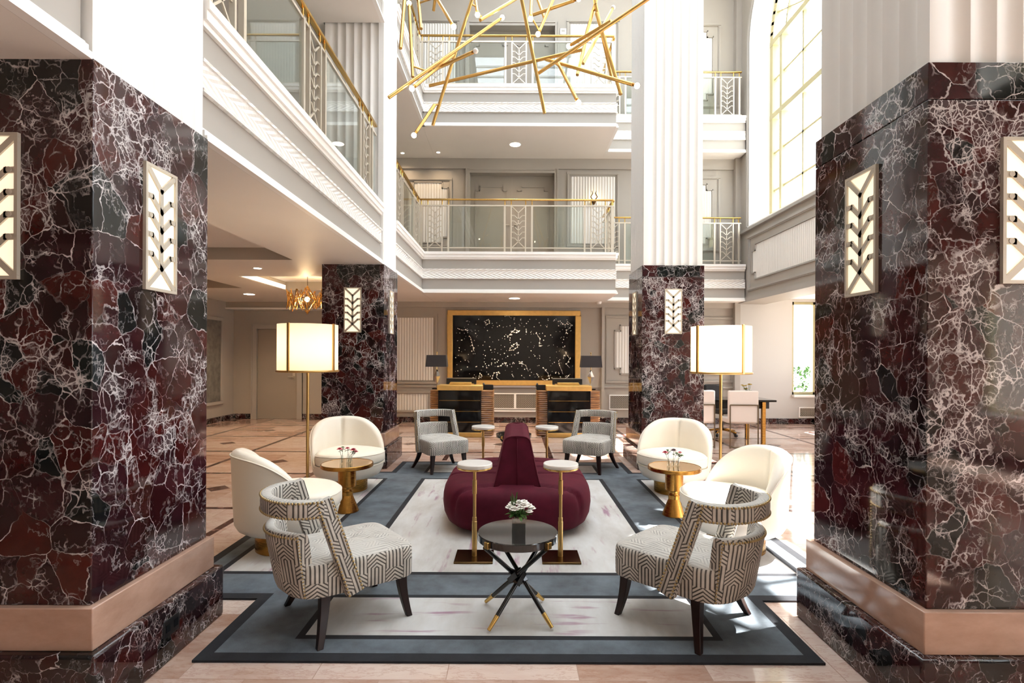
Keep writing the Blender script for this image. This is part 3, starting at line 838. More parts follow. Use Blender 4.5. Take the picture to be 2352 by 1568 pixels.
balcony('balcony', 'upper balcony edge high above the brass handrail beside the fluted pilaster', US,
        [('x', 1, EDG, -3.97, c0), ('x', 1, EDG, c1, c2), ('x', 1, EDG, c3, 10.40)], US, S2)
balcony('balcony', 'upper grey and white balcony front behind the chandelier', [(EDG + .003, 1.96, 10.40, YB - .03)],
        [('y', -1, 10.40, EDG, 1.96), ('x', 1, 1.96, 10.40, 11.64)], [(EDG + .003, 1.96, 10.40, YB - .03)], S2)
balcony('balcony', 'short set-back balcony behind the window-side pillar, second tier', [(1.961, WX - .03, 11.68, YB - .03)], [('y', -1, 11.68, 2.02, WX - .03)], [(1.961, WX - .03, 11.68, YB - .03)], S2)

# coffered ceiling under the mezzanine
CO = [(-6.2, -2.84, 3.1, 6.85), (-6.4, -4.96, 8.3, 9.76), (-4.28, -2.62, 8.3, 10.02), (-6.2, -2.84, -1.5, 2.0)]
cz, ch = S1, .155
mc = MB(); mc2 = MB()
# the balcony slab stops above the coffers, so the ceiling hangs below it
holes = [(a, b, c, d) for a, b, c, d in CO]
holed(mc, -6.6, XL - W, -4, 12.6, holes, lambda a, b, c, d: mc.quad((a, c, cz), (b, c, cz), (b, d, cz), (a, d, cz)))
for q in ((-4, c0), (c1, c2), (c3, 12.1)): mc.quad((XL - W, q[0], cz), (EDG - .001, q[0], cz), (EDG - .001, q[1], cz), (XL - W, q[1], cz))
for a, b, c, d in CO: mc.quad((a, c, cz + ch), (b, c, cz + ch), (b, d, cz + ch), (a, d, cz + ch))
structure(mc.build('ceiling_corridor', M['ceil']))
for a, b, c, d in CO:
    for p, q in (((a, c), (b, c)), ((b, c), (b, d)), ((b, d), (a, d)), ((a, d), (a, c))):
        mc2.quad((*p, cz), (*q, cz), (*q, cz + ch), (*p, cz + ch))
trim(mc2, M['coffer'])  # recess sides in a darker taupe than the ceiling
t = thing('cove_light', 'lit strip along the inner edge of the ceiling recess by the wire pendant', 'cove light', (-4.265, 9.15, cz + .03))
MB().box(-.012, .012, -.80, .80, -.02, .05).build('strip', M['cove'], t)
# ------------------------------------------------------------------ railings
def railing(label, p0, p1, z, leaves, lw=.27, ends=True):
    """p0->p1 in plan; leaves: distances of leaf panels along the run"""
    p0, p1 = Vector(p0), Vector(p1); d = p1 - p0; L = d.length
    t = thing('balcony_railing', label, 'railing', (p0.x, p0.y, z), math.atan2(d.y, d.x), 'balustrades of the two balcony tiers')
    MB().box(0, L, -.028, .028, 1.018, 1.05).build('handrail', M['polished'], t, bevel=.012, label='polished brass handrail')
    MB().box(0, L, -.014, .014, .905, .93).build('upper_rail', M['railmetal'], t)
    MB().box(0, L, -.012, .012, .085, .105).build('lower_rail', M['railmetal'], t)
    xs = []
    for c in leaves:
        for k, (dx, w) in enumerate(((-.265, .018), (-.14, .012), (.14, .012), (.265, .018))):
            x = c + dx
            if not (.0 <= x <= L): continue
            MB().box(x - w, x + w, -.02, .02, 0, .93).build('post', M['railmetal'], t)
            MB().cyl((x, 0, .93), (x, 0, 1.02), .011, n=10).build('standoff', M['polished'], t, smooth=.6, label='small brass standoff')
        if 0 <= c - .1 and c + .1 <= L:
            m = Matrix.Translation((c, 0, .105)) @ XZ(0)
            MB().bars(leaf_lines(.24, .79, 5), .016, .014, m).build('leaf_panel', M['railmetal'], t)
    ed = [0] + [v for c in leaves for v in (c - .265, c + .265)] + [L]
    for a, b in zip(ed[::2], ed[1::2]):
        if b - a > .15: MB().box(a + .03, b - .03, -.005, .005, .11, .90).build('glass_panel', M['railglass'], t)
    return t
for z, tn, tl in ((T1 + .02, 'lower tier', 'in front of the taupe double door'), (T2 + .02, 'upper tier', 'behind the chandelier')):
    railing('brass topped railing with three leaf panels ' + tl, (-1.86, 10.46), (1.93, 10.46), z, [.30, 1.93, 3.49])
    railing('short railing between the main balcony and the arched window, ' + tn, (1.99, 11.76), (4.97, 11.76), z, [.16, 2.66])
    railing('railing returning to the back balcony past the pilaster, ' + tn, (-1.87, 8.02), (-1.87, 10.42), z, [.60, 2.1])
railing('long railing over the corridor with brass handrail and large glass panes', (-1.86, 3.06), (-1.86, 7.14), T1 + .02, [.32, 1.88, 3.60])
railing('short end railing turning back to the window-side balcony, lower tier', (1.93, 10.5), (1.93, 11.72), T1 + .02, [.30])
railing('short end railing turning back to the window-side balcony, upper tier', (1.93, 10.5), (1.93, 11.72), T2 + .02, [.30])

# ------------------------------------------------------------------ ceiling downlights, detector, thermostat, upper wall lamp
def downlight(label, p, r=.075, power=0):
    t = thing('downlight', label, 'downlight', p, 0, 'recessed downlights')
    MB().lathe([(r, -.006), (r + .02, -.004), (r + .022, 0)], n=24).build('trim_ring', M['white'], t, smooth=.9)
    MB().lathe([(r, -.007), (.001, -.007)], n=24).build('lens', M['down'], t)
    if power:
        l = bpy.data.lights.new('downlight_lamp', 'SPOT'); l.energy = power; l.color = (1, .74, .48); l.spot_size = 2.4; l.spot_blend = .8; l.shadow_soft_size = .07
        o = bpy.data.objects.new('downlight_lamp', l); COL.objects.link(o); o.parent = t; o.location = (0, 0, -.03)
downlight('lit downlight in the soffit above the star painting', (0, 11.25, S1), .11, 260)
downlight('lit downlight in the upper soffit behind the chandelier', (.0, 11.25, S2), .11, 70)
downlight('tiny downlight in the upper soffit beside the pilaster, nearest the railing corner', (-2.47, 11.75, S2), .035, 25)
downlight('tiny downlight in the upper soffit, second from the pilaster', (-1.68, 11.7, S2), .035, 25)
downlight('oblong-looking downlight in the corridor ceiling near the door', (-5.3, 10.7, S1), .10, 170)
downlight('downlight in the corridor ceiling over the polished floor', (-3.6, 7.5, S1), .05, 150)
downlight('downlight in the corridor ceiling behind the outlet pillar', (-3.4, 2.5, S1), .08, 60)
t = thing('smoke_detector', 'white smoke detector on the soffit edge by the painting', 'detector', (1.88, 11.9, S1))
MB().lathe([(.06, 0), (.06, -.02), (.045, -.05), (.001, -.055)], n=20).build('housing', M['white'], t, smooth=.8)
t = thing('thermostat', 'square white control box on the grey wall beside the upper door', 'thermostat', (1.07, YB, 8.76))
MB().box(-.07, .07, -.035, 0, 0, .13).build('case', M['white'], t, bevel=.006)
MB().box(-.04, .04, -.037, -.035, .05, .10).build('display', M['fascia'], t)
t = thing('wall_lamp', 'small glowing leaf shaped lamp on the fluted panel above the railing', 'wall light', (1.77, YB - .02, 4.95))
MB().lathe([(.02, 0), (.07, .10), (.001, .11)], (0, -.06, -.04), 14).build('bracket', M['dkbrass'], t, smooth=.8)
MB().sphere((0, -.07, .13), .035).build('bulb', M['bulb'], t, smooth=3.3)
m = MB()
for s in (-1, 1): m.tube([(s * .02, -.09, .05), (s * .07, -.10, .12), (s * .03, -.11, .20), (s * .05, -.10, .26)], [.014, .016, .012, .004], 6)
m.build('leaf_arm', M['dkbrass'], t, smooth=3.3)

# ------------------------------------------------------------------ star painting
PW = (-1.50, 1.485, .845, 2.53)
t = thing('star_painting', 'wide black panel of gilt star constellations in a broad gold frame', 'painting', (0, YB - .03, PW[2]))
h = PW[3] - PW[2]; fw = .115
m = MB()
for z0, z1, x0, x1 in ((0, fw, PW[0], PW[1]), (h - fw, h, PW[0], PW[1]), (fw, h - fw, PW[0], PW[0] + fw), (fw, h - fw, PW[1] - fw, PW[1])): m.box(x0, x1, -.05, .03, z0, z1)
m.build('frame', M['gold'], t, bevel=.012)
m = MB().grid(lambda u, v: (PW[0] + fw * .9 + u * (PW[1] - PW[0] - 1.8 * fw), -.012 + .0025 * math.sin(u * 9 + 3 * v) * math.sin(v * 13 + u * 4), fw * .9 + v * (h - 1.8 * fw)), 60, 34)
m.mi = 1; RS = random.Random(3)
def star(x, z, r): m.lathe([(r, 0), (r * .6, .003), (.0001, .004)], (0, 0, 0), 7); n_ = 7 * 3; \
    m.v.__setitem__(slice(len(m.v) - n_, len(m.v)), [(x + a, -.017 - c, z + b) for a, b, c in m.v[-n_:]])
x0, x1, z0, z1 = PW[0] + fw + .05, PW[1] - fw - .05, fw + .05, h - fw - .05
for i in range(300): star(RS.uniform(x0, x1), RS.uniform(z0, z1), RS.choice((.005, .006, .008, .011)))
chains = [[(-1.27, 1.22), (-1.2, 1.19), (-1.1, 1.18), (-1.02, 1.18)], [(-.99, 1.03), (-.95, .9), (-.92, .78), (-.9, .7)], [(-.67, 1.38), (-.58, 1.43), (-.56, 1.33), (-.64, 1.3), (-.67, 1.38)],
          [(-.2, 1.5), (-.13, 1.52), (-.1, 1.47)], [(-.15, 1.03), (-.05, 1.14), (.06, 1.12), (.12, 1.16), (.02, 1.2), (-.05, 1.14)], [(-.12, .72), (-.05, .83), (.05, .9), (.08, .8), (-.02, .74), (-.12, .72)],
          [(-.35, .36), (-.25, .42), (-.18, .45), (-.2, .38)], [(-.8, .1), (-.77, .2), (-.72, .14), (-.8, .1)], [(-.5, .1), (-.45, .22), (-.35, .24), (-.4, .12), (-.32, .06)],
          [(.1, .48), (.18, .46), (.12, .44), (.26, .4), (.32, .26)], [(.5, 1.12), (.58, .98), (.56, .82), (.64, .84)], [(1.05, 1.36), (1.15, 1.3), (1.2, 1.38), (1.3, 1.3), (1.18, 1.18), (1.15, 1.1)],
          [(1.1, .56), (1.16, .66), (1.25, .55), (1.18, .42), (1.25, .34)], [(.66, .34), (.76, .22), (.8, .1), (.68, .06), (.62, .1)], [(1.0, .5), (1.03, .38), (1.1, .2)], [(1.12, .09), (1.2, .14), (1.26, .2)]]
for c in chains:
    for (xa, za), (xb, zb) in zip(c, c[1:]):
        m.bars([[(xa, za + .06), (xb, zb + .06)]], .0028, .002, XZ(-.018))
        for k in range(2): star(xa + (xb - xa) * k / 2 + RS.uniform(-.012, .012), za + .06 + (zb - za) * k / 2 + RS.uniform(-.012, .012), RS.choice((.007, .010, .014)))
m.build('canvas', [M['black'], M['star']], t, smooth=.5)

# ------------------------------------------------------------------ art panel on the corridor wall
t = thing('wall_art', 'tall grey textured canvas in a pale frame on the corridor wall', 'painting', (-6.6, 11.3, .40))
MB().box(0, .02, -.70, .70, .06, 1.88).build('canvas', M['art'], t)
m = MB()
for z0, z1, y0, y1 in ((0, .07, -.78, .78), (1.87, 1.94, -.78, .78), (.07, 1.87, -.78, -.70), (.07, 1.87, .70, .78)): m.box(0, .045, y0, y1, z0, z1)
m.build('frame', M['fascia'], t, bevel=.008)

# ------------------------------------------------------------------ wire pendant over the corridor
def rodseg(m, a, b, r, n=6): m.cyl(a, b, r, n=n)
pc = at(706, 690, 9.1)
t = thing('wire_pendant', 'gold zigzag wire pendant hanging in the corridor beside the rear pillar', 'pendant light', pc)
MB().cyl((0, 0, .22), (0, 0, S1 + .155 - pc.z), .005, n=6).build('cord', M['dkbrass'], t)
m = MB(); RS = random.Random(11); k = 11
def ringp(r, z, a): return Vector((r * math.cos(a), r * math.sin(a), z))
for L, (ru, rd, zu, zd, ph, r_) in enumerate(((.33, .30, .15, -.13, 0, .006), (.30, .33, .12, -.15, .19, .006), (.27, .24, .17, -.10, .38, .005))):
    for i in range(k):
        a = 2 * PI * i / k + ph; b = a + PI / k
        u = ringp(ru, zu + .03 * math.sin(i * 2.4 + L), a); d = ringp(rd, zd - .03 * math.sin(i * 1.7 + L), b); u2 = ringp(ru, zu + .03 * math.sin(i * 2.4 + 2.4 + L), a + 2 * PI / k)
        rodseg(m, u, d, r_); rodseg(m, d, u2, r_)
        if L == 0: rodseg(m, u, ringp(.27, -.10, a + .38 + PI / k), .005)
for i in range(6):
    a = 2 * PI * i / 6; e = ringp(.15, .02, a)
    rodseg(m, (0, 0, .25), e, .006); rodseg(m, e, (0, 0, -.23), .006); rodseg(m, e, ringp(.30, .13, a + .3), .005)
m.build('wire_frame', M['brass2'], t, smooth=.6)
MB().sphere((0, 0, .02), .045).build('bulb', M['bulb'], t, smooth=3.3)
l = bpy.data.lights.new('pendant_lamp', 'POINT'); l.energy = 150; l.color = (1, .68, .36); l.shadow_soft_size = .05
o = bpy.data.objects.new('pendant_lamp', l); COL.objects.link(o); o.parent = t; o.location = (0, 0, .02)

# ------------------------------------------------------------------ chandelier of brass rods
ctop = Vector((.05, 5.0, HT))
t = thing('rod_chandelier', 'large chandelier of tangled brass rods with glowing bulbs above the seating', 'chandelier', ctop)
MB().cyl((0, 0, -.06), (0, 0, 0), .25, n=32).build('ceiling_plate', M['rod'], t, smooth=.6)
MB().cyl((0, 0, -3.6), (0, 0, -.06), .018, n=10).build('stem', M['rod'], t, smooth=.6)
rods = [  # (x, y, depth) of both frame points, with the bulb end last
    ((893, 224, 4.6), (1147, 45, 5.2), 1), ((994, 288, 5.1), (1097, -42, 5.0), 0), ((998, 241, 5.05), (956, 303, 4.9), 1), ((1041, 126, 5.0), (953, 198, 4.7), 1),
    ((986, 165, 5.1), (1086, 120, 4.5), 2), ((986, 197, 5.3), (1337, 114, 4.9), 0), ((920, 111, 4.7), (931, -25, 4.9), 0), ((948, 177, 5.0), (940, 16, 5.2), 1),
    ((967, 66, 4.9), (958, -30, 5.1), 0), ((1002, -6, 5.0), (1039, 56, 4.7), 1), ((996, 24, 5.4), (1003, -30, 5.2), 0), ((1089, -20, 5.2), (1096, 28, 5.0), 1),
    ((1103, 46, 5.0), (1215, -20, 5.5), 0), ((1194, -22, 4.7), (1251, 261, 4.9), 0), ((1237, 168, 4.9), (1500, -10, 4.4), 0), ((1225, 34, 5.3), (1319, 1, 5.1), 1),
    ((1221, -15, 5.2), (1219, 37, 5.0), 1), ((1231, -12, 5.6), (1250, 40, 5.4), 0), ((1279, -20, 5.3), (1239, 71, 5.1), 1), ((1379, -30, 5.1), (1345, 84, 5.0), 0),
    ((1404, 48, 4.7), (1315, 101, 5.0), 1), ((1368, 10, 5.0), (1405, 178, 5.2), 0), ((1370, 30, 4.8), (1426, 217, 4.7), 0), ((1339, 146, 5.0), (1405, 24, 5.3), 2),
    ((1345, 96, 5.1), (1326, 172, 4.9), 0), ((1253, 136, 5.0), (1453, 194, 4.5), 1), ((1282, 146, 4.9), (1325, 229, 4.6), 1)]
EN = []
for a, b, kind in rods:
    p, q = at(*a) - ctop, at(*b) - ctop
    d = (q - p).normalized()
    rb = MB().cyl(p, q, .0155, n=12).build('rod', M['rod'], t, smooth=.6)
    if kind:
        MB().cyl(q, q + d * .03, .012, n=10).build('socket', M['brass2'], rb, smooth=.6)
        MB().sphere(q + d * .045, .023, 12, 9).build('bulb', M['bulb'] if kind == 1 else M['marbletop'], rb, smooth=3.3)
    EN.append((p, q))
# short connectors where rods pass close to one another, and upper rods rising to the stem
def near(a, b):
    p, q = a; r, s_ = b; best = None
    for i in range(21):
        for j in range(21):
            u = p.lerp(q, i / 20); v = r.lerp(s_, j / 20); dd = (u - v).length
            if best is None or dd < best[0]: best = (dd, u, v)
    return best
for i in range(len(EN)):
    js = sorted(((near(EN[i], EN[j])) for j in range(len(EN)) if j != i), key=lambda e: e[0])
    if 1e-4 < js[0][0] < .9: MB().cyl(js[0][1], js[0][2], .008, n=8).build('connector', M['rod'], t, smooth=.6)
hub = Vector((0, 0, -3.6))
for i in (1, 6, 12, 13, 14, 19, 21):
    p = max(EN[i], key=lambda v: v.z); MB().cyl(p, hub + Vector((R.uniform(-.3, .3), R.uniform(-.3, .3), R.uniform(-.1, .9))), .0155, n=10).build('rod', M['rod'], t, smooth=.6)
# ================================================================== RUG
RCX, RCY = -.02, 5.08
m = MB()
cells = [('k', -1.545, 1.545, 2.61, 3.30), ('k', -2.19, 2.19, 3.28, 6.88), ('k', -1.545, 1.545, 6.86, 7.55),
         ('b', -1.475, 1.475, 2.68, 3.36), ('b', -2.12, 2.12, 3.35, 6.81), ('b', -1.475, 1.475, 6.80, 7.48)]
for s in (2.812, 6.82): cells.append(('k', -1.125, 1.125, s, s + .525)); cells.append(('c', -1.085, 1.085, s + .04, s + .485))
for s in (-1, 1):
    a, b = sorted((s * 2.02, s * 1.51)); cells.append(('k', a, b, 3.645, 6.515))
    a, b = sorted((s * 1.975, s * 1.555)); cells.append(('c', a, b, 3.69, 6.47))
cells.append(('k', -1.10, 1.10, 3.645, 6.515)); cells.append(('c', -1.05, 1.05, 3.69, 6.47))
xs = sorted({v for c in cells for v in c[1:3]}); ys = sorted({v for c in cells for v in c[3:5]})
TH = .012
def top(x, y):
    r = None
    for k, a, b, c, d in cells:
        if a <= x <= b and c <= y <= d: r = k
    return r
for i, (a, b) in enumerate(zip(xs, xs[1:])):
    for j, (c, d) in enumerate(zip(ys, ys[1:])):
        k = top((a + b) / 2, (c + d) / 2)
        if not k: continue
        m.mi = 'kbc'.index(k)
        m.quad((a + RCX, c, TH), (b + RCX, c, TH), (b + RCX, d, TH), (a + RCX, d, TH))
        m.mi = 0
        for (nx, ny, p, q) in ((a - .01, (c + d) / 2, (a, d), (a, c)), (b + .01, (c + d) / 2, (b, c), (b, d)), ((a + b) / 2, c - .01, (a, c), (b, c)), ((a + b) / 2, d + .01, (b, d), (a, d))):
            if not top(nx, ny): m.quad((p[0] + RCX, p[1], TH), (q[0] + RCX, q[1], TH), (q[0] + RCX, q[1], .001), (p[0] + RCX, p[1], .001))
tag(m.build('area_rug', [M['rugk'], M['rugb'], M['rugc']]), 'slate blue and cream area rug with black bands under the seating', 'rug')
RT = TH

# ================================================================== SLIPPER CHAIRS (face +y)
def slipper(name, label, loc, rz):
    t = thing(name, label, 'chair', (*loc, RT), rz, 'patterned open-back chairs')
    n = 56
    def outline(sc_=1.0):
        P = []
        for i in range(n):
            a = 2 * PI * i / n; c, s = math.cos(a), math.sin(a)
            e = 2 / 7
            x = .275 * math.copysign(abs(c) ** e, c); y = .305 * math.copysign(abs(s) ** e, s)
            if y < 0: y -= .075 * (1 - (x / .275) ** 2) * min(1, -y / .25)
            x *= 1 + .05 * (y / .3)
            P.append((x * sc_, y * sc_ - .01))
        return P
    tuft = [(x, y) for y in (-.14, 0, .14) for x in (-.14, 0, .14)] + [(x, y) for y in (-.07, .07) for x in (-.07, .07)]
    def z_at(x, y, f): return .405 + .035 * (1 - f ** 4) - .013 * sum(math.exp(-((x - a) ** 2 + (y - b) ** 2) / .0009) for a, b in tuft)
    rg = [[Vector((x, y, z)) for x, y in outline(k)] for z, k in ((.238, .93), (.238, .985), (.246, 1.0), (.32, 1.005), (.385, 1.0), (.402, .985))]
    for f in (.95, .88, .8, .72, .64, .56, .48, .40, .32, .24, .16, .08, .02): rg.append([Vector((x, y, z_at(x, y, f))) for x, y in outline(f)])
    MB().rings(rg).build('seat', M['fabric'], t, smooth=.8)
    # lower back panel, bowed backwards
    def lumb(u, v):
        s = u * 2 - 1; q = 2 * PI * v
        zc, hh, th = .405, .170, .032
        cc, ss = math.cos(q), math.sin(q)
        z = zc + hh * math.copysign(abs(ss) ** .25, ss); d = th * math.copysign(abs(cc) ** .5, cc)
        yb = -.285 - .075 * (1 - s * s) - .07 * (z - .235) / .37 * (1 - .35 * s * s)
        nx = s * .45
        return Vector((s * .226 + d * -nx * .5, yb + d, z))
    g = MB(); nu, nv = 22, 28
    g.grid(lumb, nu, nv, False, True)
    for i in (0, nu): g.f.append(tuple(i * nv + j for j in range(nv))); g.m.append(0)
    g.build('lumbar_panel', M['fabric'], t, smooth=.8)
    # slanted posts and the bowed top rail
    for s in (-1, 1):
        p0, p1 = Vector((s * .285, -.075, .235)), Vector((s * .252, -.232, .742))
        L = (p1 - p0).length
        q = MB(); k = 20
        sec = [(.027 * math.copysign(abs(math.cos(a)) ** .35, math.cos(a)), .046 * math.copysign(abs(math.sin(a)) ** .35, math.sin(a))) for a in [2 * PI * i / k for i in range(k)]]
        q.rings([[Vector((x * f, y * f, z)) for x, y in sec] for z, f in ((0, .9), (.01, 1), (L * .5, 1), (L - .012, 1), (L, .86))])
        o = q.build('back_post', M['fabric'], t, smooth=.8)
        z = (p1 - p0).normalized(); x = Vector((1, 0, 0)); x = (x - z * x.dot(z)).normalized(); y = z.cross(x)
        o.matrix_local = Matrix(((x.x, y.x, z.x, p0.x), (x.y, y.y, z.y, p0.y), (x.z, y.z, z.z, p0.z), (0, 0, 0, 1)))
    def rail(u, v):
        a = PI * u; q = 2 * PI * v
        cx_, cy_ = .252 * math.cos(a), -.235 - .205 * math.sin(a) ** .9
        nr = Vector((math.cos(a) * .205, -math.sin(a) * .252, 0)).normalized()
        cc, ss = math.cos(q), math.sin(q)
        d = .031 * math.copysign(abs(cc) ** .45, cc); zz = .700 + .048 * math.copysign(abs(ss) ** .4, ss)
        return Vector((cx_, cy_, zz)) + nr * d
    g = MB(); nu, nv = 32, 20
    g.grid(rail, nu, nv, False, True)
    for i in (0, nu): g.f.append(tuple(i * nv + j for j in range(nv))); g.m.append(0)
    g.build('top_rail', M['fabric'], t, smooth=.8)
    # nailhead trim along the outer edges
    g = MB()
    def nail(p, r=.0072): g.sphere(p, r, 6, 4)
    for s in (-1, 1):
        for i in range(27):
            f = i / 26
            for e in (-.037, .037):
                c = Vector((s * .285, -.075, .245)).lerp(Vector((s * .252, -.232, .735)), f)
                nail(c + Vector((s * .0265, e * .95, e * .30)))
        for i in range(20):
            z = .25 + .31 * i / 19
            p = lumb(.5 + s * .5, 0); zz = z
            yb = -.285 - .07 * (zz - .235) / .37 * .65
            nail((s * .2285, yb - .027, zz))
    for i in range(44):
        a = PI * (i + .5) / 44
        for zz in (.738, .662):
            nr = Vector((math.cos(a) * .205, -math.sin(a) * .252, 0)).normalized()
            nail(Vector((.252 * math.cos(a), -.235 - .205 * math.sin(a) ** .9, zz)) + nr * .029)
    for i in range(30):
        s = -1 + 2 * (i + .5) / 30; z = .556
        nail((s * .226, -.285 - .075 * (1 - s * s) - .07 * (z - .235) / .37 * (1 - .35 * s * s) - .031, z))
    g.build('nailhead_trim', M['nail'], t, smooth=3.3, label='antique brass nailheads', kind='stuff')
    # sabre legs
    for (tx, ty, fx, fy) in ((-.215, .225, -.245, .262), (.215, .225, .245, .262), (-.215, -.21, -.30, -.262), (.215, -.21, .30, -.262)):
        q = MB(); rg = []
        for i in range(7):
            f = i / 6; c = f ** 1.7; w = .027 - .011 * f
            x, y, z = tx + (fx - tx) * c, ty + (fy - ty) * c, .245 * (1 - f)
            rg.append([Vector((x + a * w, y + b * w, z)) for a, b in ((-1, -1), (1, -1), (1, 1), (-1, 1))])
        q.rings(rg).build('leg', M['legwood'], t, smooth=.6, bevel=.003, label='dark polished wood leg')
    return t
def face(dx, dy): return math.atan2(dy, dx) - PI / 2
sl = slipper('slipper_chair', 'patterned open-back chair seen from behind beside the outlet pillar, front of the rug', (-.955, 3.11), face(.793, .609))
dup(sl, (.965, 3.085, RT), face(-.70, .715), 'patterned open-back chair seen from behind in the sun patch, front of the rug')
dup(sl, (-.955, 7.06, RT), face(.52, -.854), 'grey open-back chair facing us in front of the desk nearer the wire pendant')
dup(sl, (1.0, 7.08, RT), face(-.50, -.866), 'grey open-back chair facing us on the sunny side, before the second desk')

# ================================================================== BARREL CHAIRS (face +y)
def sstep(a, b, x):
    x = min(1, max(0, (x - a) / (b - a))); return x * x * (3 - 2 * x)
def barrel(name, label, loc, rz):
    t = thing(name, label, 'armchair', (*loc, RT), rz, 'cream barrel swivel chairs')
    MB().lathe([(.21, 0), (.215, .004), (.215, .16)], n=40).build('swivel_base', M['brass2'], t, smooth=.6, label='round brass base')
    n = 72
    PHI = [2 * PI * i / n for i in range(n)]
    A1 = 1.78
    def phi(a): return abs((a + PI) % (2 * PI) - PI)
    def H(p): return .315 + .465 * max(0, 1 - (min(p, A1) / A1) ** 3.0) ** .72
    def pt(a, r, z):  # a=0 is the back (-y)
        r2 = r * (1 + .03 * (-math.cos(a)))
        return Vector((r2 * math.sin(a), -r2 * math.cos(a), z))
    rg = []
    prof = [(.0, .150), (.24, .150), (.30, .158), (.345, .185), (.368, .225)]
    for r, z in prof: rg.append([pt(a, max(r, .001), z) for a in PHI])
    def outer(a, f):
        p = phi(a); h = H(p); return .225 + (h - .225) * f
    for f in (.3, .6, .85): rg.append([pt(a, .372 + .022 * f, outer(a, f)) for a in PHI])
    def thick(p): return .03 + .085 * (1 - sstep(.9, A1 + .15, p))
    for k, dz in ((0.0, -.035), (.12, -.012), (.3, 0.0), (.55, .004), (.8, -.008), (.95, -.03)):
        row = []
        for a in PHI:
            p = phi(a); cr = .045 * math.exp(-(p / .06) ** 2) * max(0, k - .4) / .6
            row.append(pt(a, .394 - thick(p) * k + cr, H(p) + dz * (1 if p < A1 else .3) - cr * .35))
        rg.append(row)
    for f in (.7, .35, 0.0):
        row = []
        for a in PHI:
            p = phi(a); crease = .045 * math.exp(-(p / .06) ** 2) * f
            zb = .30
            row.append(pt(a, .394 - thick(p) - .012 * (1 - f) + crease, zb + (H(p) - .03 - zb) * f))
        rg.append(row)
    rg.append([pt(a, .002, .30) for a in PHI])
    MB().rings(rg).build('shell', M['cream'], t, smooth=3.3)
    # piping along the rim
    pip = MB(); pts = []
    for i in range(61):
        a = -A1 - .05 + (2 * A1 + .1) * i / 60; p = abs(a)
        pts.append(pt(a, .397, H(p) - .034))
    pip.tube(pts, .0055, 6); pip.build('piping', M['cream'], t, smooth=3.3)
    # seat cushion
    rg = []
    def rc(a):
        p = phi(a); inner = .394 - thick(p) - .016; return inner + (.408 - inner) * sstep(1.6, 2.1, p)
    for k, z in ((.90, .318), (.97, .325), (1.0, .345), (1.0, .405), (.985, .43), (.94, .447), (.8, .458), (.5, .466), (.2, .468), (.005, .468)):
        rg.append([pt(a, rc(a) * k, z) for a in PHI])
    MB().rings(rg).build('seat_cushion', M['cream'], t, smooth=3.3)
    pip = MB(); pip.tube([pt(a, rc(a) * .992, .424) for a in PHI], .0045, 6, True); pip.build('cushion_piping', M['cream'], t, smooth=3.3)
    return t
bl = barrel('barrel_chair', 'cream barrel swivel chair with its back to us behind the outlet pillar', (-1.775, 4.17), face(.78, .63))
dup(bl, (-1.85, 5.97, RT), face(.50, -.866), 'cream barrel swivel chair beside the floor lamp, further along on the corridor side')
dup(bl, (1.775, 5.93, RT), face(-.46, -.89), 'white barrel swivel chair before the rear window-side pillar, next to flowers')
dup(bl, (1.735, 4.18, RT), face(-.985, -.17), 'white barrel swivel chair in bright sun, partly hidden by the patterned chair')

# ================================================================== BURGUNDY TWO-SIDED SOFA
t = thing('island_sofa', 'burgundy velvet two-sided island sofa with a tall central backrest', 'sofa', (.03, 5.12, RT))
n = 300; PHI = [2 * PI * i / n for i in range(n)]
hx, hy = .665, .80
def se(a, k, e=3.6):
    c, s = math.cos(a), math.sin(a); r = (abs(c) ** e + abs(s) ** e) ** (-1 / e)
    return hx * k * c * r, hy * k * s * r
# seams: across each seat and from the backrest corners to the corners of the base
def seam(x, y):
    d = 9
    for sx in (-1, 1):
        for y0, sl_ in ((-.13, .05), (.16, -.02), (.42, -.08)):
            if x * sx > .15: d = min(d, abs(y - (y0 + sl_ * (abs(x) - .2))))
        for sy in (-1, 1):
            # from (.17, .56) out to (.60,.74)
            ax, ay, bx, by = .17 * sx, .60 * sy, .62 * sx, .70 * sy
            dx, dy = bx - ax, by - ay; u = ((x - ax) * dx + (y - ay) * dy) / (dx * dx + dy * dy)
            if u > -.05: d = min(d, math.hypot(x - ax - min(u, 1.4) * dx, y - ay - min(u, 1.4) * dy))
    return d
rg = []
prof = [(.70, .02), (.80, .022), (.88, .035), (.945, .075), (.985, .14), (1.0, .22), (.995, .28), (.98, .325), (.955, .357), (.92, .378), (.88, .39), (.85, .395), (.82, .398), (.785, .401), (.75, .403)] + [(.71 - .04 * q, .405) for q in range(17)] + [(.01, .405)]
for i, (k, z) in enumerate(prof):
    row = []
    for a in PHI:
        x, y = se(a, k); g = math.exp(-(seam(x, y) / .019) ** 2)
        up = sstep(.10, .36, z)
        row.append(Vector((x * (1 - .045 * g * up * (1 - sstep(.35, .40, z))), y * (1 - .045 * g * up * (1 - sstep(.35, .40, z))), z - .042 * g * sstep(.33, .40, z))))
    rg.append(row)
MB().rings(rg).build('seat_base', M['burgundy'], t, smooth=3.3)
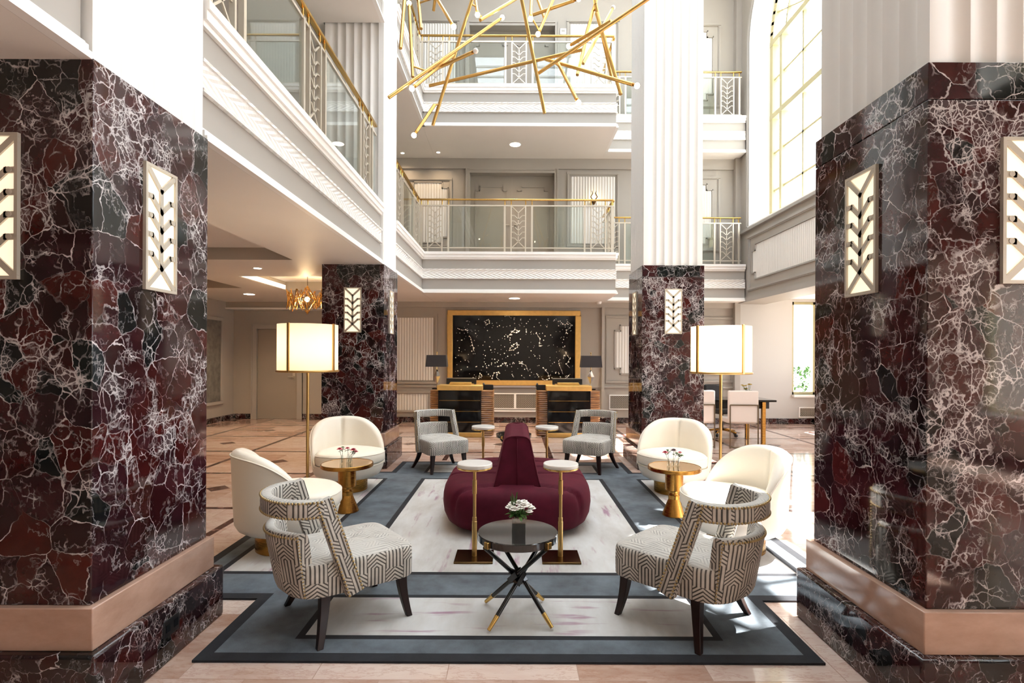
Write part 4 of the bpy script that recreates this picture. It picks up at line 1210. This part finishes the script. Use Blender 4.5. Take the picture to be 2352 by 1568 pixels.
# backrest wedge along the middle
def wedge_sec(f, y):
    """outline of the cross-section, f = 0 base .. 1 top on one side and down the other"""
    q = f * 2 - 1; s = -1 if q < 0 else 1; a = 1 - abs(q)
    if a < .72:
        u = a / .72; x = .20 - .085 * u ** .85; z = .385 + .36 * u
    else:
        u = (a - .72) / .28; th = u * PI / 2; x = .115 * math.cos(th) ** .6 if u < 1 else 0; z = .745 + .062 * math.sin(th)
    return s * x, z
rg = []; yy = [(-.60, .88), (-.605, .95), (-.59, .99), (-.56, 1.0), (-.2, 1.0), (.2, 1.0), (.38, 1.0), (.42, .985), (.44, .95), (.44, .88)]
nf = 44
for y, k in yy:
    row = []
    for i in range(nf + 1):
        x, z = wedge_sec(i / nf, y); zc = .38 + (z - .38) * (1 - (1 - k) * .12)
        lean = (z - .385) * (.14 if y < 0 else -.10)
        gx = math.exp(-(x / .012) ** 2) * .010
        row.append(Vector((x * (.90 + .10 * k), y + lean * (1 if abs(y) > .3 else 0), zc - (gx if z > .6 else 0))))
    rg.append(row)
w = MB().rings(rg)
w.build('backrest', M['burgundy'], t, smooth=.9)
p = MB()
for y in (-.607, .445):
    s_ = 1 if y < 0 else -1
    p.tube([Vector((x * .985, y + (z - .385) * (.14 if y < 0 else -.10) + .012 * s_, z - .004)) for x, z in [wedge_sec(i / nf, y) for i in range(nf + 1)]], .006, 6)
p.tube([(0, -.607 + .14 * f * .40, .385 + .40 * f) for f in (0, .5, 1)], .004, 6)
p.build('piping', M['burgundy'], t, smooth=3.3)
for x in (-.42, .42):
    for y in (-.5, .5): MB().cyl((x, y, 0), (x, y, .025), .03, n=14).build('foot', M['black'], t, smooth=.6)

# ================================================================== SMALL TABLES
def drink_table(label, x, y):
    t = thing('drink_table', label, 'drink table', (x, y, RT), 0, 'round white topped brass drink tables')
    MB().box(-.14, .14, -.125, .125, 0, .016).build('base_plate', M['dkbrass'], t, bevel=.003)
    m = MB(); pr = [(.019, .016), (.019, .27), (.0165, .272), (.0165, .30), (.0125, .302), (.0125, .47), (.017, .472), (.017, .575), (.012, .577), (.012, .66)]
    m.lathe(pr, n=18); m.build('stem', M['brass'], t, smooth=.6)
    MB().lathe([(.06, .655), (.127, .66), (.132, .666), (.132, .672), (.128, .674)], n=40).build('tray', M['polished'], t, smooth=.6)
    MB().lathe([(.127, .672), (.1295, .676), (.1295, .698), (.126, .702)], n=40).build('table_top', M['marbletop'], t, smooth=.6, label='white stone top')
    return t
d0 = drink_table('white topped brass drink table before the sofa, on its pendant side', -.287, 3.955)
dup(d0, (.348, 3.955, RT), 0, 'white topped brass drink table before the sofa, on its window side')
dup(d0, (-.345, 5.99 + .05, RT), 0, 'white topped brass drink table behind the sofa, in front of the first desk')
dup(d0, (.372, 6.04, RT), 0, 'white topped brass drink table behind the sofa, in front of the second desk')

def gold_table(label, x, y):
    t = thing('pedestal_table', label, 'side table', (x, y, RT), 0, 'brass pedestal side tables')
    MB().lathe([(.108, 0), (.112, .004), (.11, .012), (.052, .155), (.053, .157)], n=40).build('cone_base', M['brass2'], t, smooth=.5)
    MB().lathe([(.055, .157), (.056, .19), (.05, .194), (.046, .205), (.046, .225), (.05, .235)], n=36).build('collar', M['brass2'], t, smooth=.5)
    MB().lathe([(.05, .235), (.081, .237), (.083, .24), (.083, .425)], n=40).build('column', M['brass2'], t, smooth=.5)
    MB().lathe([(.10, .424), (.238, .424), (.243, .428), (.243, .457), (.240, .461), (.236, .461), (.234, .456)], n=56).build('table_top', M['brass2'], t, smooth=.5)
    MB().lathe([(.234, .456), (.233, .4586), (.001, .4586)], n=48).build('top_inlay', M['mirror'], t, smooth=.6)
    return t
gold_table('brass pedestal side table with pink flowers beside the floor lamp', -1.595, 5.13)
gold_table('brass pedestal side table with dark red flowers on the window side', 1.515, 5.05)

def cross_table(label, x, y):
    t = thing('cocktail_table', label, 'side table', (x, y, RT), 0, 'round black cross-legged tables')
    MB().lathe([(.215, .444), (.226, .446), (.229, .45), (.229, .484), (.226, .488), (.0005, .488)], n=64).build('table_top', M['blacktop'], t, smooth=.5)
    for i, (sx, sy) in enumerate(((1, 1), (-1, 1), (-1, -1), (1, -1))):
        p = Vector((sx * .172, sy * .17, .0135)); q = Vector((-sx * .165, -sy * .16, .445)); off = Vector((-sy, sx, 0)) * .016
        d = (q - p).normalized(); a = p + off; b = q + off
        lg = MB().cyl(a + d * .085, b, .0125, n=14).build('leg', M['black'], t, smooth=.6)
        MB().cyl(a, a + d * .085, .0105, .0135, n=14).build('foot_tip', M['polished'], lg, smooth=.6)
        mid = a.lerp(b, .5)
        fr = d.to_track_quat('Z', 'Y').to_matrix().to_4x4(); fr.translation = mid
        MB().obox(fr, .034, .034, .085).build('clamp', M['black'], lg, bevel=.002)
        an = math.atan2(-sy, -sx); mx = Matrix.Translation((-sx * .163, -sy * .158, .462)) @ Matrix.Rotation(an, 4, 'Z')
        MB().obox(mx, .030, .030, .036).build('corner_bracket', M['polished'], t, bevel=.002)
    return t
c0_ = cross_table('round black cocktail table with crossed legs holding the white flowers', .025, 3.065)
dup(c0_, (.0, 6.93, RT), .1, 'round black cocktail table mostly hidden behind the sofa backrest')

# ================================================================== FLOWERS
def blade(mb, p, q, w, sag=.0):
    p, q = Vector(p), Vector(q); d = (q - p); s = d.cross(Vector((0, 0, 1)))
    if s.length < 1e-4: s = Vector((1, 0, 0))
    s.normalize(); u = s.cross(d.normalized()) * .0015
    N = 5; top = []; bot = []
    for i in range(N + 1):
        f = i / N; c = p.lerp(q, f) + Vector((0, 0, sag * math.sin(PI * f))); ww = w * math.sin(PI * min(1, f * .9 + .08)) ** .8
        top.append((c - s * ww, c + u * 2, c + s * ww))
    v = [x for r in top for x in r]
    f_ = []
    for i in range(N):
        for j in (0, 1): f_.append((i * 3 + j, i * 3 + j + 1, i * 3 + j + 4, i * 3 + j + 3))
    mb.add(v, f_)
def bloom(mb, c, r, rs, layers=3):
    c = Vector(c)
    for L in range(layers):
        k = 9 - 2 * L
        for i in range(k):
            a = 2 * PI * (i + .5 * L) / k + rs.uniform(-.1, .1); el = .15 + .48 * L
            d = Vector((math.cos(a) * math.cos(el), math.sin(a) * math.cos(el), math.sin(el)))
            blade(mb, c + d * r * .1, c + d * r * (1 - .12 * L), r * .36, r * .12)
t = thing('flower_cube', 'square glass vase of white blooms on the black cocktail table', 'flowers', (.025 + .005, 3.065 - .005, RT + .488))
MB().box(-.037, .037, -.037, .037, .001, .06).build('dark_insert', M['black'], t, bevel=.002, label='dark block inside the glass')
g = MB()
for b in ((-.0395, -.0375, -.0395, .0395), (.0375, .0395, -.0395, .0395), (-.0375, .0375, -.0395, -.0375), (-.0375, .0375, .0375, .0395)): g.box(*b, .0, .088)
g.build('vase', M['vaseglass'], t)
rs = random.Random(5); m = MB(); lf = MB(); sp = MB()
for (x, y, z, r) in ((-.05, -.01, .135, .026), (-.025, -.03, .130, .028), (-.035, .02, .145, .026), (.0, .0, .155, .03), (.03, -.02, .148, .03), (.055, .0, .138, .028), (.03, .03, .150, .028), (.075, .01, .125, .022), (.01, -.035, .14, .024), (.06, -.03, .118, .02)):
    bloom(m, (x, y, z), r * 1.15, rs)
    lf.tube([(x * .4, y * .4, .07), (x * .8, y * .8, z - .01)], .0018, 5)
for i in range(46):
    a = rs.uniform(0, 2 * PI); r = rs.uniform(.03, .085); z = rs.uniform(.085, .125)
    blade(lf, (r * .3 * math.cos(a), r * .3 * math.sin(a), .085), (r * math.cos(a), r * math.sin(a), z - r * .1), rs.uniform(.006, .012), .012)
for i in range(16):
    a = rs.uniform(0, 2 * PI); blade(sp, (-.03 + .008 * math.cos(a), .008 * math.sin(a), .14), (-.03 + .024 * math.cos(a), .024 * math.sin(a), rs.uniform(.19, .235)), .0022)
m.build('blossom', M['petalw'], t); lf.build('foliage', M['leaf'], t); sp.build('grass_spray', M['leaf'], t)

def bud_vase(label, x, y, z, blooms, seed):
    t = thing('bud_vase', label, 'flowers', (x, y, z), 0, None)
    rs = random.Random(seed)
    MB().lathe([(.018, .001), (.021, .004), (.021, .045), (.012, .062), (.011, .078), (.013, .082)], n=16).build('bottle', M['vaseglass'], t, smooth=.8)
    st = MB(); pb = []
    for dx, dy, h, r, mat in blooms:
        st.tube([(0, 0, .006), (dx * .3, dy * .3, .07), (dx, dy, h)], .0016, 5)
        for k in range(3):
            a = rs.uniform(0, 6.3); f = rs.uniform(.5, .9); c = Vector((dx * f, dy * f, .07 + (h - .07) * f)); blade(st, c, c + Vector((math.cos(a) * .03, math.sin(a) * .03, rs.uniform(-.01, .02))), .007, .004)
        m = MB(); bloom(m, (dx, dy, h), r * 1.35, rs, 3); m.build('blossom', M[mat], t)
    st.build('stem', M['leafd'], t)
ZT = RT + .4575
bud_vase('little glass bud vase with a pink bloom, sofa side of the lamp-side brass table', -1.555, 5.10, ZT, [(.03, -.01, .128, .024, 'petalp'), (.05, .01, .11, .016, 'petalp')], 1)
bud_vase('little glass bud vase with pale pink bloom, chair side of the lamp-side brass table', -1.635, 5.10, ZT, [(-.02, -.01, .135, .022, 'petalp'), (.0, .02, .15, .012, 'leaf')], 2)
bud_vase('little glass bud vase with leaves in the middle of the lamp-side brass table', -1.595, 5.17, ZT, [(-.01, .0, .13, .018, 'petalp'), (.06, .0, .10, .014, 'leaf')], 3)
bud_vase('little glass bud vase with a dark red bloom on the window-side brass table', 1.505, 5.04, ZT, [(.0, 0, .145, .024, 'petalr'), (.03, .01, .12, .012, 'leaf')], 4)
bud_vase('little glass bud vase with a coral bloom on the window-side brass table', 1.46, 5.03, ZT, [(-.04, -.01, .13, .022, 'petalp'), (-.01, .02, .15, .010, 'leaf')], 5)
bud_vase('little glass bud vase with thin leaves on the window-side brass table', 1.55, 5.06, ZT, [(.02, 0, .125, .015, 'petalp'), (.03, -.02, .10, .014, 'leaf')], 6)

# ================================================================== FLOOR LAMPS
def floor_lamp(label, x, y, rot):
    t = thing('floor_lamp', label, 'floor lamp', (x, y, 0), rot, 'brass floor lamps with drum shades')
    zb, zt, r = 1.355, 1.785, .268
    b0 = RT if abs(x) < 2.1 else 0
    MB().lathe([(.15, b0), (.152, b0 + .004), (.152, b0 + .02), (.148, b0 + .024), (.001, b0 + .024)], n=40).build('base', M['brass'], t, smooth=.6)
    MB().cyl((0, 0, b0 + .02), (0, 0, 1.62), .0135, n=14).build('pole', M['brass'], t, smooth=.6)
    g = MB(); n = 64
    for z0, z1 in ((zb, zt),):
        v = [(r * math.cos(2 * PI * i / n), r * math.sin(2 * PI * i / n), z) for z in (z0, z1) for i in range(n)]
        g.add(v, [(i, (i + 1) % n, n + (i + 1) % n, n + i) for i in range(n)])
    g.build('lamp_shade', M['shade'], t, smooth=3.3, label='glowing cream drum shade')
    f = MB()
    for z in (zb, ): f.tube([((r + .003) * math.cos(2 * PI * i / n), (r + .003) * math.sin(2 * PI * i / n), z) for i in range(n)], .010, 6, True)
    f.build('rim', M['brass'], t, smooth=3.3)
    for i in range(4):
        a = PI / 2 * i
        MB().obox(Matrix.Rotation(a, 4, 'Z') @ Matrix.Translation((r + .006, 0, (zb + zt) / 2)), .014, .022, zt - zb + .012).build('shade_strip', M['brass'], t, bevel=.002)
        MB().cyl((0, 0, zb + .03), (r * math.cos(a), r * math.sin(a), zb + .004), .005, n=8).build('shade_spoke', M['brass'], t)
    MB().sphere((0, 0, 1.60), .04).build('bulb', M['bulb'], t, smooth=3.3)
    l = bpy.data.lights.new('floor_lamp_light', 'POINT'); l.energy = LAMP_W; l.color = (1, .72, .46); l.shadow_soft_size = .09
    o = bpy.data.objects.new('floor_lamp_light', l); COL.objects.link(o); o.parent = t; o.location = (0, 0, 1.56)
LAMP_W = 9
floor_lamp('tall brass floor lamp with glowing drum shade beside the rear corridor pillar', -1.925, 5.0, -PI / 2 - .28)
floor_lamp('tall brass floor lamp with white drum shade in daylight on the window side', 1.93, 5.0, -PI / 2 + .38)
# ================================================================== RECEPTION DESKS
def desk(label, bx0, bx1, fx0, fx1):
    cx = (bx0 + bx1) / 2
    t = thing('reception_desk', label, 'desk', (cx, 10.1, 0), 0, 'black and zebrawood reception desks')
    a, b = bx0 - cx, bx1 - cx
    m = MB(); rg = []; k = 24; hh = .855
    def rr(e):
        P = []
        x0, x1, y0, y1, r = a - e, b + e, 0 - e, .56 + e, .05
        for ox, oy, s in ((x1 - r, y0 + r, -PI / 2), (x1 - r, y1 - r, 0), (x0 + r, y1 - r, PI / 2), (x0 + r, y0 + r, PI)):
            for i in range(5): P.append((ox + r * math.cos(s + PI / 2 * i / 4), oy + r * math.sin(s + PI / 2 * i / 4)))
        return P
    N = 22
    for i in range(N):
        z = hh * i / N
        for f, e in ((.02, -.004), (.25, .008), (.5, .011), (.75, .008), (.98, -.004)): rg.append([Vector((x, y, z + hh / N * f)) for x, y in rr(e)])
    m.rings(rg).build('ribbed_body', M['rib'], t, smooth=1.0, label='ribbed zebrawood sides')
    p, q = fx0 - cx, fx1 - cx
    MB().box(p, q, -.15, .0, .08, .86).build('front_panel', M['black'], t, bevel=.004, label='glossy black front panel')
    MB().box(p - .01, q + .01, -.16, .0, 0, .08).build('plinth', M['gold'], t, bevel=.004, label='gold plinth')
    for z in (.27, .47, .67): MB().box(p + .02, q - .02, -.156, -.149, z, z + .009).build('inlay_strip', M['polished'], t)
    MB().box(p - .02, q + .02, -.17, .30, .862, .955).build('counter', M['gold'], t, bevel=.006, label='gold counter slab')
    MB().box(p + .2, q - .2, -.02, .12, .957, 1.005).build('counter_riser', M['gold'], t, bevel=.004)
    return cx
desk('reception desk nearer the wire pendant, gold counter over black front', -1.58, -.40, -1.41, -.61)
desk('reception desk on the window side, gold counter over black front', .44, 1.62, .623, 1.424)
for lab, x in (('black monitor seen from behind on the desk nearer the pendant', -1.02), ('black monitor seen from behind on the window-side desk', 1.03)):
    t = thing('computer_monitor', lab, 'monitor', (x, 10.30, .956), 0, 'monitors on the reception desks')
    MB().box(-.29, .29, .055, .085, .015, .125).box(-.29, -.24, .05, .085, 0, .02).box(.24, .29, .05, .085, 0, .02).build('screen_housing', M['blackmatt'], t, bevel=.006)
    MB().box(-.285, .285, .05, .056, .112, .121).build('edge_strip', M['nickel'], t)
for lab, x in (('black desk telephone beside the monitor on the desk nearer the pendant', -.50), ('black desk telephone beside the monitor on the window-side desk', .53)):
    t = thing('desk_telephone', lab, 'telephone', (x, 10.36, .858), 0, 'telephones on the reception desks')
    MB().prism([(-.09, 0), (.09, 0), (.09, .03), (-.09, .10)], -.10, .10, Matrix(((0, 0, 1, 0), (1, 0, 0, 0), (0, 1, 0, 0), (0, 0, 0, 1)))).build('phone_body', M['blackmatt'], t, bevel=.006)
    MB().tube([(-.085, -.09, .08), (-.085, -.05, .115), (-.085, .04, .10), (-.085, .09, .06)], [.024, .017, .017, .024], 10).build('handset', M['blackmatt'], t, smooth=3.3)
def table_lamp(label, x):
    t = thing('table_lamp', label, 'table lamp', (x, 10.40, .857), 0, 'diamond based desk lamps')
    MB().box(-.085, .085, -.06, .06, 0, .022).build('base', M['black'], t, bevel=.004)
    m = MB(); m.cyl((0, 0, .02), (0, 0, .10), .010, n=8)
    e = [Vector((.066, 0, .25)), Vector((0, .045, .25)), Vector((-.066, 0, .25)), Vector((0, -.045, .25))]
    m.add([*e, (0, 0, .08), (0, 0, .40)], [(0, 1, 5), (1, 2, 5), (2, 3, 5), (3, 0, 5), (1, 0, 4), (2, 1, 4), (3, 2, 4), (0, 3, 4)])
    m.build('diamond_body', M['chrome'], t)
    MB().cyl((0, 0, .38), (0, 0, .70), .007, n=8).sphere((0, 0, .71), .014).build('stem', M['polished'], t)
    z0, z1 = .435, .66; g = MB()
    for (xa, ya, xb, yb) in ((-.205, -.12, .205, -.12), (.205, -.12, .205, .12), (.205, .12, -.205, .12), (-.205, .12, -.205, -.12)):
        k = .90
        g.quad((xa, ya, z0), (xb, yb, z0), (xb * k, yb * k, z1), (xa * k, ya * k, z1))
        g.quad((xa * .98, ya * .98, z0), (xb * .98, yb * .98, z0), (xb * k * .98, yb * k * .98, z1), (xa * k * .98, ya * k * .98, z1))
    g.build('lamp_shade', M['shade_dark'], t, label='dark rectangular shade')
table_lamp('table lamp with dark rectangular shade standing beside the gold frame, pendant side', -1.50)
table_lamp('table lamp with dark rectangular shade standing beside the gold frame, window side', 1.49)

# ================================================================== WINDOW-SIDE OFFICE DESK
t = thing('writing_desk', 'dark writing desk on brass legs by the garden window', 'desk', (3.35, 9.55, 0))
MB().box(-1.0, 1.15, -.38, .38, .735, .77).build('desk_top', M['black'], t, bevel=.004)
MB().box(-.92, 1.06, -.30, .32, .615, .735).build('apron', M['blackmatt'], t, bevel=.003)
for x in (-.92, .94):
    for y in (-.34, .30): MB().box(x - .03, x + .03, y - .03, y + .03, 0, .735).build('leg', M['brass2'], t, bevel=.004, label='square brass leg')
def visitor(label, x, y, rz):
    t = thing('visitor_chair', label, 'chair', (x, y, 0), rz, 'pale visitor chairs at the writing desk')
    MB().box(-.24, .24, 0, .09, .42, .95).build('backrest', M['linen'], t, bevel=.02)
    MB().box(-.24, .24, .05, .50, .40, .49).build('seat', M['linen'], t, bevel=.02)
    f = MB(); r = .011
    for P in ([(-.225, -.012, .0), (-.225, -.012, .715), (.225, -.012, .715), (.225, -.012, 0), (-.225, -.012, .02)],): 
        for a, b in zip(P, P[1:]):
            if a[2] == 0 and b[2] == .02: a = (.225, -.012, .02)
            f.cyl(a, b, r, n=8)
    for s in (-1, 1):
        f.cyl((s * .235, .46, 0), (s * .235, .46, .42), r, n=8); f.cyl((s * .23, -.012, .40), (s * .235, .46, .40), r, n=8)
    f.build('frame', M['bronze'], t, smooth=.6)
    return t
v = visitor('pale upholstered visitor chair with bronze frame, fully seen beside the lamp pole', 3.78, 8.80, -.06)
dup(v, (3.09, 8.86, 0), -.03, 'pale upholstered visitor chair half hidden behind the window-side pillar')
t = thing('desk_chair', 'dark swivel desk chair with five star base behind the writing desk', 'chair', (4.0, 10.3, 0), .3)
for i in range(5):
    a = 2 * PI * i / 5
    ar = MB().tube([(0, 0, .12), (.15 * math.cos(a), .15 * math.sin(a), .105), (.30 * math.cos(a), .30 * math.sin(a), .075)], [.026, .02, .015], 8).build('base_arm', M['brass2'], t, smooth=3.3)
    MB().cyl((.30 * math.cos(a) - .02 * math.sin(a), .30 * math.sin(a) + .02 * math.cos(a), .03), (.30 * math.cos(a) + .02 * math.sin(a), .30 * math.sin(a) - .02 * math.cos(a), .03), .03, n=14).build('caster', M['blackmatt'], ar, smooth=.6)
MB().cyl((0, 0, .11), (0, 0, .43), .028, n=14).build('gas_column', M['blackmatt'], t, smooth=.6)
MB().box(-.25, .25, -.24, .25, .43, .52).build('seat', M['blackmatt'], t, bevel=.03)
MB().box(-.21, .21, .22, .29, .50, .97).build('backrest', M['blackmatt'], t, bevel=.03)
t = thing('flower_pot', 'small white pot of yellow blooms on the writing desk', 'flowers', (4.13, 9.42, .77))
MB().lathe([(.045, 0), (.07, .01), (.078, .10), (.07, .10), (.06, .02)], n=20).build('pot', M['white'], t, smooth=.8)
rs = random.Random(9); st = MB(); m = MB()
for i in range(9):
    x, y, z = rs.uniform(-.13, .05), rs.uniform(-.05, .05), rs.uniform(.16, .27)
    st.tube([(0, 0, .05), (x * .5, y * .5, z * .7), (x, y, z)], .003, 5); bloom(m, (x, y, z), .032, rs, 2)
    blade(st, (0, 0, .09), (x * .8 + .03, y, z * .6), .014, .02)
m.build('blossom', M['petaly'], t); st.build('stem', M['leaf'], t)

# ================================================================== GARDEN SEEN THROUGH THE LOW WINDOW
structure(MB().box(-8, 24, 13.2, 30, -.3, -.02).box(7.2, 24, -12, 13.2, -.3, -.02).build('ground', rug_plain('pale_paving', '#a9a59c', '#c4c0b8', 2)))
def shrub(label, x, y, s, seed):
    t = thing('garden_shrub', label, 'shrub', (x, y, -.02), 0)
    rs = random.Random(seed); m = MB()
    for i in range(900):
        a = rs.uniform(0, 2 * PI); u = rs.uniform(-.6, 1); r = s * (.75 + .25 * rs.random()); h = math.sqrt(1 - u * u * .9)
        c = Vector((r * h * math.cos(a), r * h * math.sin(a), s * 1.0 + u * s * .95))
        blade(m, c, c + Vector((rs.uniform(-1, 1), rs.uniform(-1, 1), rs.uniform(-.3, 1))) * s * .2, s * .05, .01)
    m.build('foliage', M['leaf'], t)
    MB().tube([(0, 0, 0), (.03, 0, s * .5), (0, .02, s)], [.05, .04, .02], 8).build('stem', M['legwood'], t)
shrub('rounded green shrub outside the low garden window', 7.35, 13.6, .62, 4)

# ================================================================== LIGHT
wd = bpy.data.worlds.new('sky'); sc.world = wd; wd.use_nodes = True
nt = wd.node_tree; bg = nt.nodes['Background']
bg.inputs[0].default_value = (.84, .92, 1.0, 1); bg.inputs[1].default_value = 5.8
sun = bpy.data.lights.new('sun', 'SUN'); sun.energy = 42; sun.color = (1, .97, .92); sun.angle = .009
so = bpy.data.objects.new('sun', sun); COL.objects.link(so)
el, az = math.radians(63), math.radians(17)
so.rotation_euler = Vector((-math.cos(el) * math.cos(az), -math.cos(el) * math.sin(az), -math.sin(el))).to_track_quat('-Z', 'Y').to_euler()
so.location = (20, 8, 30)

# ================================================================== CAMERA
cam = bpy.data.cameras.new('camera'); co = bpy.data.objects.new('camera', cam); COL.objects.link(co)
cam.sensor_width = 36; cam.sensor_fit = 'HORIZONTAL'; cam.lens = 36 * FPX / 2352
cam.shift_x = -(CX - 1176) / 2352; cam.shift_y = (CY - 784) / 2352
cam.clip_start = .05; cam.clip_end = 200
Mc = Matrix.Rotation(PI / 2, 4, 'X') @ Matrix.Rotation(ROLL, 4, 'Z')
co.matrix_world = Matrix.Translation((0, 0, EYE)) @ Mc
sc.camera = co
vs = sc.view_settings
vs.view_transform = 'Standard'; vs.look = 'None'; vs.gamma = 1; vs.exposure = 0.32; vs.use_curve_mapping = False
sc.cycles.use_denoising = True
sc.cycles.max_bounces = 10; sc.cycles.diffuse_bounces = 6; sc.cycles.glossy_bounces = 5; sc.cycles.transparent_max_bounces = 16
sc.cycles.sample_clamp_indirect = 8; sc.cycles.caustics_reflective = False; sc.cycles.caustics_refractive = False
